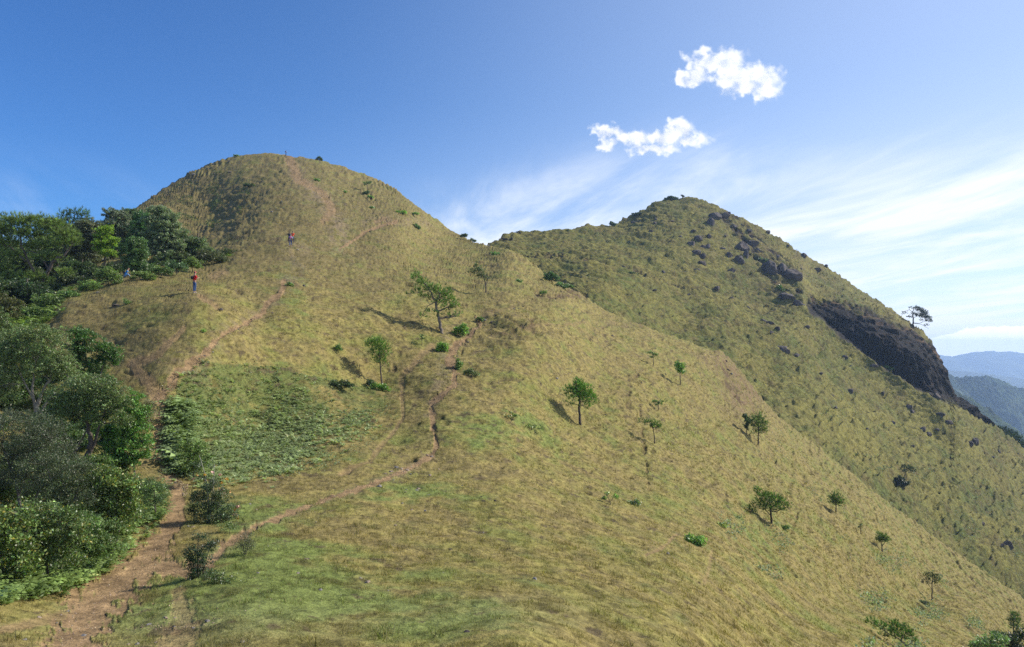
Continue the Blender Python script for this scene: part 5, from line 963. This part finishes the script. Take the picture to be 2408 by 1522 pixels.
def place_word(u, v):
    d = [((u - a) ** 2 + (v - b) ** 2, n, a, b) for a, b, n in LMK]; _, n, a, b = min(d); du, dv = u - a, v - b
    if abs(du) < 7 and abs(dv) < 7: w = 'right at'
    elif abs(du) > 1.8 * abs(dv): w = ('just ' if abs(du) < 30 else 'well ' if abs(du) > 75 else '') + ('right of' if du > 0 else 'left of')
    elif abs(dv) > 1.8 * abs(du): w = ('just ' if abs(dv) < 30 else 'well ' if abs(dv) > 75 else '') + ('below' if dv > 0 else 'above')
    else: w = ('below' if dv > 0 else 'above') + ' and ' + ('right of' if du > 0 else 'left of')
    return w + ' ' + n
ORD = ['first ', 'second ', 'third ', 'fourth ', 'fifth ', 'sixth ', 'seventh ', 'eighth ']
def rock(kind, tone, u, v, w, h, layer, mat, group, seed):
    Q_ = base_of(u, v, layer); k = Q_[1] / FPX
    if kind == 'boulder': w *= 1.15; h *= 1.25
    sx = w * k * .56; sz = h * k * .62; o = rock_mesh(kind, sx, sx * .85, sz, seed, mat, 2 if w > 12 else 1)
    o.location = (Q_[0], Q_[1] + (sx * .2), Q_[2] + sz * .15 - .01); lab = '%s %s %s' % (tone, kind, place_word(u, v)); n = _seen.get(lab, 0); _seen[lab] = n + 1
    if TOT.get(lab, 1) > 1: lab = ORD[min(n, 7)] + lab + ', counting rightward'
    tag(o, lab, kind, group)
def count_first(items):
    tot = {}
    for kind, tone, u, v in items: l = '%s %s %s' % (tone, kind, place_word(u, v)); tot[l] = tot.get(l, 0) + 1
    return tot
BIG = [(1490,521,12,5),(1542,514,8,7),(1541,523,9,6),(1625,569,18,13),(1641,562,22,11),(1650,575,18,13),(1666,580,12,9),(1638,594,20,12),(1653,601,16,11),(1650,618,18,11),(1638,634,18,10),(1721,641,16,11),(1715,600,18,12),(1737,612,24,18),(1745,583,30,24),(1771,572,26,14),(1812,634,34,34),(1840,638,34,34),(1868,653,36,22),(1856,700,34,17),(1879,711,22,15),(1684,681,18,8),(1795,748,18,11),(1814,760,18,8),(1814,784,10,9),(1829,779,12,9),(1840,813,24,13),(1851,823,14,9),(1871,832,18,8),(1899,771,12,7),(1560,646,10,7),(1466,632,10,5),(1630,544,14,5),(1673,526,18,17),(1682,510,26,15),(1706,505,24,12),(1806,543,14,7),(1852,577,8,5),(1889,599,16,8),(1943,627,9,7),(1883,630,12,6),(1923,636,22,8),(1668,557,12,9),(1705,560,10,5),(1531,545,8,5),(1755,605,12,22),(1785,590,14,10),(1760,545,16,8),(1725,530,18,10),(1830,600,14,8),(1600,560,9,5),(1580,520,9,4),(1700,585,12,7),
 (1999,916,14,11),(1957,934,10,6),(1966,968,8,7),(1990,843,12,7),(2002,860,12,8),(2056,856,18,8),(2076,921,9,11),(2140,957,16,13),(2147,967,12,9),(2215,980,18,9),(2230,989,20,9),(2172,1012,14,8),(2184,1022,14,9),(2294,1040,16,14),(2281,1046,16,9),(2204,1013,10,6),(2349,1058,10,7),(2336,1082,8,6),(2147,1050,9,6),(2204,938,14,14),(2192,928,10,8),(2375,1281,20,15),(2357,1274,14,8),(2311,1226,9,6),(1930,880,10,6),(2040,1010,9,5),(2100,990,10,6),(1480,575,9,5),(1400,590,9,4),(1540,680,10,6),(1620,690,9,5),(1720,700,10,6),(1760,720,10,6)]
BIG.sort()
bt = lambda w: 'large dark' if w > 22 else ('dark' if w > 12 else 'small dark')
TOT = count_first([('boulder', bt(w), u, v + h * .3) for u, v, w, h in BIG])
for i, (u, v, w, h) in enumerate(BIG):
    rock('boulder', bt(w), u, v + h * .3, w, h, 'far', M_rock if i % 3 else M_rock2, 'dark boulders on the far hill', 700 + i)
HILL = [(539,380,11,4),(539,406,12,5),(505,407,9,7),(454,412,12,5),(519,738,9,8),(272,718,18,7),(229,692,12,6),(744,422,8,5),(687,428,5,3),(662,474,6,4),(639,501,6,4),(622,457,9,5),(646,413,5,4),(797,525,6,3),(714,669,12,6),(1209,722,6,3),(1219,721,6,3),(1230,720,5,3),(1712,868,9,12),(1720,881,9,8),(1708,850,8,6),(1140,748,9,6),(1168,742,8,5),(1155,752,8,5),(1100,806,8,5),(1075,838,6,4),(1066,858,5,4),(1058,880,5,3),(1310,893,7,5),(1508,905,6,4),(1476,772,8,4),(1440,790,7,4),(1565,880,6,4),(690,655,5,3),(640,735,5,4),(590,752,6,4),(560,780,5,4),(480,835,7,4),(500,828,5,3),(462,862,6,4),(430,880,5,4),(1424,978,7,4),(1570,1300,9,6),(700,596,6,3),(520,612,4,2),(330,708,6,4),(350,735,6,4),(430,755,5,3),(930,775,4,3)]
HILL.sort()
ht = lambda i, w: ('grey' if i % 3 == 0 else 'dark') if w > 8 else ('small grey' if i % 3 == 0 else 'small dark')
TOT = count_first([('rock', ht(i, w), u, v + 1) for i, (u, v, w, h) in enumerate(HILL)])
for i, (u, v, w, h) in enumerate(HILL):
    rock('rock', ht(i, w), u, v + 1, w, h, 'near', [M_stone_b, M_rock, M_rock2][i % 3], 'rocks on the near hillside', 820 + i)
f3 = lambda L: [(x * .3175, 1058 + y * .3175, w * .3175, h * .3175) for x, y, w, h in L]
f9 = lambda L: [(588 + x * .3047, 1058 + y * .3047, w * .3047, h * .3047) for x, y, w, h in L]
ST = f3([(505,1195,30,14),(560,1205,20,12),(615,1370,44,20),(290,1240,40,15),(165,1410,50,24),(1225,1255,40,16),(1295,1240,26,14),(1535,1278,40,24),(1578,1285,22,14),(1100,1300,40,18),(1015,1440,40,24),(2370,1045,35,15),(2280,810,30,15),(2205,915,30,12),(1910,915,26,14),(1795,1430,36,30),(1150,1420,26,14),(1435,1310,26,14),(1490,578,22,10),(1850,407,20,12),(1900,440,20,10),(1862,377,18,10),(1390,575,24,12),(1430,582,28,12),(840,1185,16,8),(450,1225,26,12),(1030,560,18,9),(1200,520,16,8),(1335,1018,16,12),(1880,580,12,8),(950,1445,30,16),(1290,1305,24,12),(1830,1412,20,14),(1345,1120,14,8),(420,1285,16,8),(700,1250,14,8),(1985,715,14,10),(1620,722,18,8),(1655,748,16,8)]) \
   + f9([(995,282,45,24),(1105,234,18,14),(1085,160,40,18),(1130,127,50,20),(1165,140,34,16),(1208,150,44,20),(1390,207,30,20),(1300,293,34,14),(1285,307,28,12),(1205,299,22,12),(1352,476,30,20),(1120,588,36,24),(1635,271,22,14),(1245,466,22,12),(1175,411,18,12),(855,998,28,14),(905,1031,46,20),(540,1091,36,14),(1065,1093,24,10),(1670,1410,56,26),(1800,405,36,16),(1545,762,30,18),(435,846,36,14),(365,959,28,12),(60,959,26,14),(2200,1007,40,24),(1785,368,26,12),(1895,389,26,12),(1800,651,20,12),(1490,949,20,10),(1045,185,30,14),(1240,180,22,12),(1170,293,18,10),(1200,325,22,12),(1380,345,28,10),(1455,130,20,10),(1370,42,24,14),(1400,46,26,14),(770,67,20,10),(650,350,18,10),(510,568,12,10),(495,497,12,8),(745,905,12,14),(1165,912,14,10),(830,765,18,10),(700,1125,14,10)])
DK = {ST[i] for i in (11, 12, 58, 59, 60, 65, 66)}; ST.sort()
st_ = lambda i, w: ('dark' if ST[i] in DK else ('tan' if i % 2 else 'grey')) if w > 9 else ('small dark' if ST[i] in DK else ('small tan' if i % 2 else 'small grey'))
TOT = count_first([('stone', st_(i, w), u, v) for i, (u, v, w, h) in enumerate(ST)])
for i, (u, v, w, h) in enumerate(ST):
    dk = ST[i] in DK
    rock('stone', st_(i, w), u, v, w, h, 'near', M_stone_c if dk else (M_stone_a if i % 2 else M_stone_b), 'stones lying on the turf and path', 900 + i)
# loose rubble along the trails: far too many to count
def rubble(u, v, size):
    Q_ = near_surface(u, v)[0]; n = len(u); k = Q_[:, 1] / FPX; r = (np.maximum(size * k, .012) * np.exp(rng.normal(0, .4, n)))[:, None, None]
    oc = np.array([[1,0,0],[-1,0,0],[0,1,0],[0,-1,0],[0,0,.7],[0,0,-.7]], float); V = Q_[:, None] + oc[None] * r * rng.uniform(.5, 1.3, (n, 6, 1)); F = np.array([[0,2,4],[2,1,4],[1,3,4],[3,0,4],[2,0,5],[1,2,5],[3,1,5],[0,3,5]])
    c = np.array([.30, .225, .155])[None] * np.exp(rng.normal(0, .4, (n, 1))) * (1 + rng.normal(0, .06, (n, 3)))
    mb = MB(); mb.add(V.reshape(-1, 3), (np.arange(n)[:, None, None] * 6 + F[None]).reshape(-1, 3), np.repeat(np.clip(c, .02, .8), 6, 0)); o = mb.build('gravel', M_bark_attr); tag(o, kind='stuff')
def along(pts, n, spread):
    P = np.array(pts, float); t = rng.uniform(0, len(P) - 1, n); i = t.astype(int); f = (t - i)[:, None]; q = P[i] * (1 - f) + P[np.minimum(i + 1, len(P) - 1)] * f; return q[:, 0] + rng.normal(0, 1, n) * q[:, 2] * spread, q[:, 1] + rng.normal(0, 1, n) * 2
u, v = along([(413,1130,10),(390,1110,10),(380,1061,12),(377,999,14),(380,968,14),(371,937,14)], 900, .55); rubble(u, v, .9)
u, v = along([(405,1125,4),(425,1140,8),(437,1150,9),(432,1165,6)], 420, .7); rubble(u, v, 1.2)
u, v = along([(371,937,20),(410,895,20),(457,850,20),(494,817,12),(560,775,8),(612,740,7)], 900, .8); rubble(u, v, .9)
u, v = along([(700,395,12),(720,430,14),(750,450,14),(775,480,14),(790,510,16)], 420, .8); rubble(u, v, .8)
u, v = along([(900,528,10),(940,520,14),(990,520,12),(860,545,12),(820,555,16)], 380, 1.0); rubble(u, v, .8)
u, v = along([(1040,910,14),(1060,880,18),(1055,850,16),(1095,800,10),(1120,765,10),(1150,750,16)], 800, .8); rubble(u, v, .8)
u, v = along([(930,1120,14),(950,1110,20),(985,1090,10)], 260, .8); rubble(u, v, 1.0)
u, v = along([(603,1241,5),(730,1188,4),(847,1146,4),(938,1113,6),(1020,1060,6),(1020,1012,6),(1014,953,8),(1043,926,8),(1073,890,10)], 700, .8); rubble(u, v, .8)
u, v = along([(1017,815,6),(961,864,6),(945,900,5),(948,985,4)], 200, .8); rubble(u, v, .7)
u, v = along([(165,1522,60),(206,1439,60),(278,1376,55),(337,1328,45),(405,1236,20)], 900, .6); rubble(u, v, .7)
u, v = along([(320,1480,60),(420,1470,40),(600,1400,200),(900,1300,200),(1100,1200,160)], 600, 1); rubble(u, v, .7)

# ------------------------------------------------------------------ people and cattle
print('people')
def cloth(name, col, rough=.85): return plain(name, col, rough, .15, .18, 9)
M_skin = plain('skin', (.32, .19, .125), .6, .3, .08, 6); M_hair = plain('black_hair', (.015, .012, .011), .6, .3, .2, 20)
def skin_obj(name, verts, edges, radii, mat, parent, root=0, sub=1):
    me = bpy.data.meshes.new(name); me.from_pydata(verts, edges, []); o = bpy.data.objects.new(name, me); C.objects.link(o); o.parent = parent
    sm = o.modifiers.new('skin', 'SKIN')
    if not me.skin_vertices: me.skin_vertices.new()
    for i, r_ in enumerate(radii):
        d = me.skin_vertices[0].data[i]; d.radius = (r_, r_) if not isinstance(r_, tuple) else r_; d.use_root = (i == root)
    sm.use_smooth_shade = True; ss = o.modifiers.new('subdivision', 'SUBSURF'); ss.levels = sub; ss.render_levels = sub; me.materials.append(mat); return o
class Sk:
    def __init__(s): s.v = []; s.e = []; s.r = []
    def chain(s, pts, rs, start=None):
        last = start
        for p, r_ in zip(pts, rs):
            s.v.append(tuple(p)); s.r.append(r_); i = len(s.v) - 1
            if last is not None: s.e.append((last, i))
            last = i
        return last
def person(label, u, v, layer, H, face, arms, legs, shirt, pants, shoes, Y=None, hair=M_hair, cap=None, pack=None, sit=False, extra=None, lean=0.0, group=None, long_hair=False):
    """a person of height H; x right, y forward, z up; arms and legs are joint lists for right and left"""
    b = base_of(u, v, layer, Y); root = empty('person', tuple(b), label, 'person', group); root.rotation_euler = (0, 0, face); s = H / 1.7
    S = lambda p: (p[0] * s, p[1] * s, p[2] * s)
    pz = .16 if sit else .93; hip = np.array([0, 0, pz]); fw = lean
    sp = [hip, hip + [0, fw * .15, .16], hip + [0, fw * .33, .32], hip + [0, fw * .5, .47], hip + [0, fw * .55 + .01, .55], hip + [0, fw * .6 + .025, .62], hip + [0, fw * .62 + .03, .70], hip + [0, fw * .6 + .01, .77]]
    sk = Sk(); ids = []; last = None
    for p, r_ in zip(sp, [(.155, .11), (.135, .10), (.15, .105), (.15, .09), (.055, .055), (.075, .085), (.08, .10), (.05, .06)]):
        last = sk.chain([S(p)], [tuple(x * s for x in r_)], last); ids.append(last)
    for sd, A in zip((1, -1), arms):
        e = sk.chain([S(sp[3] + [sd * .17, 0, -.02]), S(A[0]), S(A[1])], [.055 * s, .042 * s, .03 * s], ids[3])
        w = np.array(A[1], float); d = unit(w - np.array(A[0], float)); h = w + d * .075; hd_i = sk.chain([S(h)], [.03 * s], e)
        side = unit(np.cross(d, [0, .3, 1.0])); th = sk.chain([S(w + d * .05 + side * .04 * sd), S(w + d * .085 + side * .055 * sd)], [.011 * s, .009 * s], e)
        for q, L in enumerate((.072, .082, .076, .058)):
            o_ = side * (.024 - .016 * q) * sd; sk.chain([S(h + d * .03 + o_), S(h + d * (.03 + L * .55) + o_ + np.array([0, 0, -.01])), S(h + d * (.03 + L * .8) + o_ + np.array([0, .0, -.035]))], [.0095 * s, .0088 * s, .0078 * s], hd_i)
    for sd, Lg in zip((1, -1), legs):
        sk.chain([S(hip + [sd * .09, 0, -.03]), S(Lg[0]), S(Lg[1]), S(np.array(Lg[1], float) + Lg[2])], [.085 * s, .055 * s, .04 * s, .035 * s], ids[0])
    skin_obj('body', sk.v, sk.e, sk.r, M_skin, root)
    # shirt, trousers, shoes
    c = Sk(); last = None; ci = []
    for p, r_ in zip(sp[:4], [(.165, .125), (.155, .12), (.17, .125), (.165, .11)]): last = c.chain([S(p + np.array([0, 0, -.02]))], [tuple(x * s for x in r_)], last); ci.append(last)
    for sd, A in zip((1, -1), arms):
        a0 = sp[3] + [sd * .18, 0, -.02]; a1 = np.array(A[0], float); c.chain([S(a0), S(a0 + (a1 - a0) * .75)], [.072 * s, .062 * s], ci[3])
    skin_obj('shirt', c.v, c.e, c.r, shirt, root)
    t_ = Sk(); r0 = t_.chain([S(hip + [0, 0, .06]), S(hip)], [(.15 * s, .115 * s), (.16 * s, .12 * s)])
    for sd, Lg in zip((1, -1), legs):
        k0 = np.array(Lg[0], float); a0 = np.array(Lg[1], float); t_.chain([S(hip + [sd * .09, 0, -.05]), S(k0), S(k0 + (a0 - k0) * .9)], [.10 * s, .068 * s, .055 * s], r0)
    skin_obj('trousers', t_.v, t_.e, t_.r, pants, root)
    for sd, Lg in zip((1, -1), legs):
        a0 = np.array(Lg[1], float); skin_obj('shoe', [S(a0 + [0, -.03, -.01]), S(a0 + np.array(Lg[2]) * .6), S(a0 + np.array(Lg[2]) * 1.3)], [(0, 1), (1, 2)], [.05 * s, .048 * s, .036 * s], shoes, root)
    hp = sp[6]
    skin_obj('hair', [S(hp + [0, -.025, -.03]), S(hp + [0, -.02, .05]), S(hp + [0, .0, .10])], [(0, 1), (1, 2)], [(.088 * s, .08 * s), (.09 * s, .10 * s), (.06 * s, .07 * s)], hair, root)
    if long_hair: skin_obj('hair', [S(hp + [0, -.08, 0]), S(hp + [0, -.10, -.16]), S(hp + [0, -.10, -.30])], [(0, 1), (1, 2)], [.07 * s, .075 * s, .05 * s], hair, root)
    if cap: skin_obj('cap', [S(hp + [0, -.03, .03]), S(hp + [0, .0, .09]), S(hp + [0, .07, .05]), S(hp + [0, .15, .03])], [(0, 1), (1, 2), (2, 3)], [(.097 * s, .10 * s), (.085 * s, .10 * s), (.07 * s, .02 * s), (.05 * s, .014 * s)], cap, root)
    if pack:
        z0 = sp[2]; skin_obj('backpack', [S(z0 + [0, -.20, -.18]), S(z0 + [0, -.23, .0]), S(z0 + [0, -.19, .14])], [(0, 1), (1, 2)], [(.13 * s, .09 * s), (.15 * s, .11 * s), (.11 * s, .07 * s)], pack, root)
    if extra: extra(root, S)
    return root
def ground_at(b): return b
st_leg = [((.10, .03, .50), (.10, .0, .07), (0, .11, -.045)), ((-.10, .0, .50), (-.11, -.02, .07), (0, .11, -.045))]
st_arm = [((.27, -.02, 1.13), (.28, .06, .90)), ((-.27, -.02, 1.13), (-.28, .06, .90))]
jean = cloth('blue_denim', (.045, .085, .20)); navy = cloth('navy_cloth', (.02, .028, .06)); red = cloth('red_cotton', (.50, .022, .022)); pinkc = cloth('pink_cap', (.65, .14, .15)); black = cloth('black_nylon', (.02, .022, .026)); blue = cloth('bright_blue_cotton', (.05, .22, .50)); ltblue = cloth('pale_denim', (.16, .25, .40)); orange = cloth('orange_red_shirt', (.70, .075, .025)); grey = cloth('grey_tee', (.33, .31, .34)); magenta = cloth('magenta_bag', (.40, .07, .30)); white = cloth('white_cloth', (.6, .6, .6)); greyc = cloth('grey_cap', (.25, .26, .27)); shoe_w = cloth('pale_shoe', (.40, .33, .32)); shoe_d = cloth('dark_shoe', (.05, .03, .035))
person('man in red shirt and pinkish cap standing with hands at his chest, dark bag', 457, 695, 'near', 1.68, R(-38), [((.25, .10, 1.15), (.10, .27, 1.26)), ((-.25, .10, 1.15), (-.10, .27, 1.26))], st_leg, red, jean, shoe_w, cap=pinkc, pack=black)
person('man in blue shirt sitting on the knoll edge, leaning over crossed legs', 293, 658, 'near', 1.70, R(-60), [((.24, .22, .42), (.10, .42, .18)), ((-.24, .22, .42), (-.08, .44, .16))],
       [((.30, .30, .30), (.04, .42, .08), (-.08, .06, -.02)), ((-.30, .30, .30), (-.04, .46, .08), (.08, .06, -.02))], blue, ltblue, shoe_d, pack=black, sit=True, lean=.45)
GH = 'hikers walking up the hillside together'
wk = [((.10, .16, .52), (.10, .02, .10), (0, .11, -.03)), ((-.10, .02, .50), (-.11, -.22, .10), (0, .10, -.05))]
person('nearest of three hikers, grey top, magenta bag and blue jeans', 683, 585, 'near', 1.62, R(8), [((.25, -.04, 1.10), (.30, .05, .86)), ((-.24, .04, 1.10), (-.22, .16, .92))], wk, grey, jean, shoe_w, cap=white, pack=magenta, group=GH)
def waist(root, S): skin_obj('jacket', [S((-.13, -.08, .92)), S((0, -.15, .80)), S((.12, -.14, .62)), S((0, -.16, .62))], [(0, 1), (1, 2), (1, 3)], [.06, .09, .06, .06], ltblue, root)
person('hiker in orange red shirt with a pale jacket tied round the waist', 688, 579, 'near', 1.62, R(4), [((.25, .06, 1.12), (.14, .20, 1.04)), ((-.25, .06, 1.12), (-.14, .20, 1.04))], st_leg, orange, navy, shoe_d, cap=greyc, extra=waist, group=GH)
person('dark haired hiker in navy, half hidden behind the one with the magenta bag', 680, 573, 'near', 1.66, R(14), [((.25, .02, 1.12), (.22, .14, .92)), ((-.30, .02, 1.20), (-.26, .16, 1.36))], st_leg, navy, navy, shoe_d, long_hair=True, group=GH)
person('lone dark silhouette of a hiker with a backpack on the left summit skyline', 672, 366, 'near', 1.66, R(-85), [((.22, .10, 1.12), (.10, .30, 1.06)), ((-.22, .10, 1.12), (-.10, .30, 1.06))], wk, navy, navy, shoe_d, cap=black, pack=black)
sl = [((.12, .36, .38), (.10, .50, .08), (0, .10, -.03)), ((-.12, .36, .38), (-.10, .50, .08), (0, .10, -.03))]; sa = [((.22, .16, .48), (.10, .34, .36)), ((-.22, .16, .48), (-.10, .34, .36))]
person('person in grey seated in the saddle between the hills, left one of two', 1141, 579, 'far', 1.7, R(20), sa, sl, grey, black, shoe_d, sit=True, group='people resting in the saddle')
person('person in white and black seated in the saddle, right one of two', 1149, 578, 'far', 1.7, R(-150), sa, sl, white, black, shoe_d, sit=True, group='people resting in the saddle')

def cow(label, u, v, face, col, scale=1.0, graze=True, layer='far', horns=True):
    b = base_of(u, v, layer); root = empty('cow', tuple(b), label, 'cow', 'cattle grazing on the far hill'); root.rotation_euler = (0, 0, face); root.scale = (scale,) * 3
    mat = plain('cow_hide', col, .8, .2, .25, 3); sk = Sk()
    hz = (.30, 1.62) if graze else (1.30, 1.30)
    i0 = sk.chain([(0, -.80, 1.16)], [(.22, .26)]); i1 = sk.chain([(0, -.35, 1.12)], [(.30, .34)], i0); i2 = sk.chain([(0, .15, 1.08)], [(.31, .35)], i1); i3 = sk.chain([(0, .60, 1.13)], [(.25, .34)], i2)
    if graze: sk.chain([(0, .98, 1.02), (0, 1.22, .72), (0, 1.36, .40), (0, 1.46, .16)], [(.14, .20), (.11, .15), (.11, .13), (.07, .07)], i3)
    else: sk.chain([(0, .92, 1.28), (0, 1.15, 1.42), (0, 1.40, 1.30), (0, 1.60, 1.14)], [(.14, .20), (.12, .15), (.10, .12), (.07, .07)], i3)
    for sx in (-1, 1):
        sk.chain([(sx * .17, .58, .78), (sx * .17, .60, .46), (sx * .17, .57, .10), (sx * .17, .60, .03)], [.11, .065, .045, .06], i3)
        sk.chain([(sx * .18, -.72, .86), (sx * .19, -.62, .64), (sx * .18, -.84, .42), (sx * .18, -.80, .10), (sx * .18, -.76, .03)], [.15, .10, .055, .045, .06], i0)
    sk.chain([(0, -1.04, 1.16), (0, -1.12, .85), (0, -1.10, .45)], [.035, .022, .04], i0)
    skin_obj('body', sk.v, sk.e, sk.r, mat, root, root=1)
    hp = (0, 1.24, .62) if graze else (0, 1.2, 1.5)
    for sx in (-1, 1):
        if horns: skin_obj('horn', [(sx * .08, hp[1], hp[2] + .06), (sx * .20, hp[1] + .02, hp[2] + .14), (sx * .22, hp[1] + .04, hp[2] + .28)], [(0, 1), (1, 2)], [.025, .02, .008], M_rock2, root)
        skin_obj('ear', [(sx * .09, hp[1] - .02, hp[2] + .02), (sx * .24, hp[1] - .03, hp[2] + .01)], [(0, 1)], [.03, .045], mat, root)
cow('black cow grazing on the skyline of the far hill', 1219, 549, R(115), (.02, .018, .018), 1.05)
cow('left one of two black cows standing together under the skyline', 1188, 566, R(80), (.018, .016, .016), 1.05, False)
cow('right one of two black cows, seen from behind under the skyline', 1203, 564, R(15), (.022, .02, .022), 1.1, True)
cow('light brown cow in the saddle below the others', 1192, 601, R(-40), (.36, .22, .12), 1.0, True, horns=False)
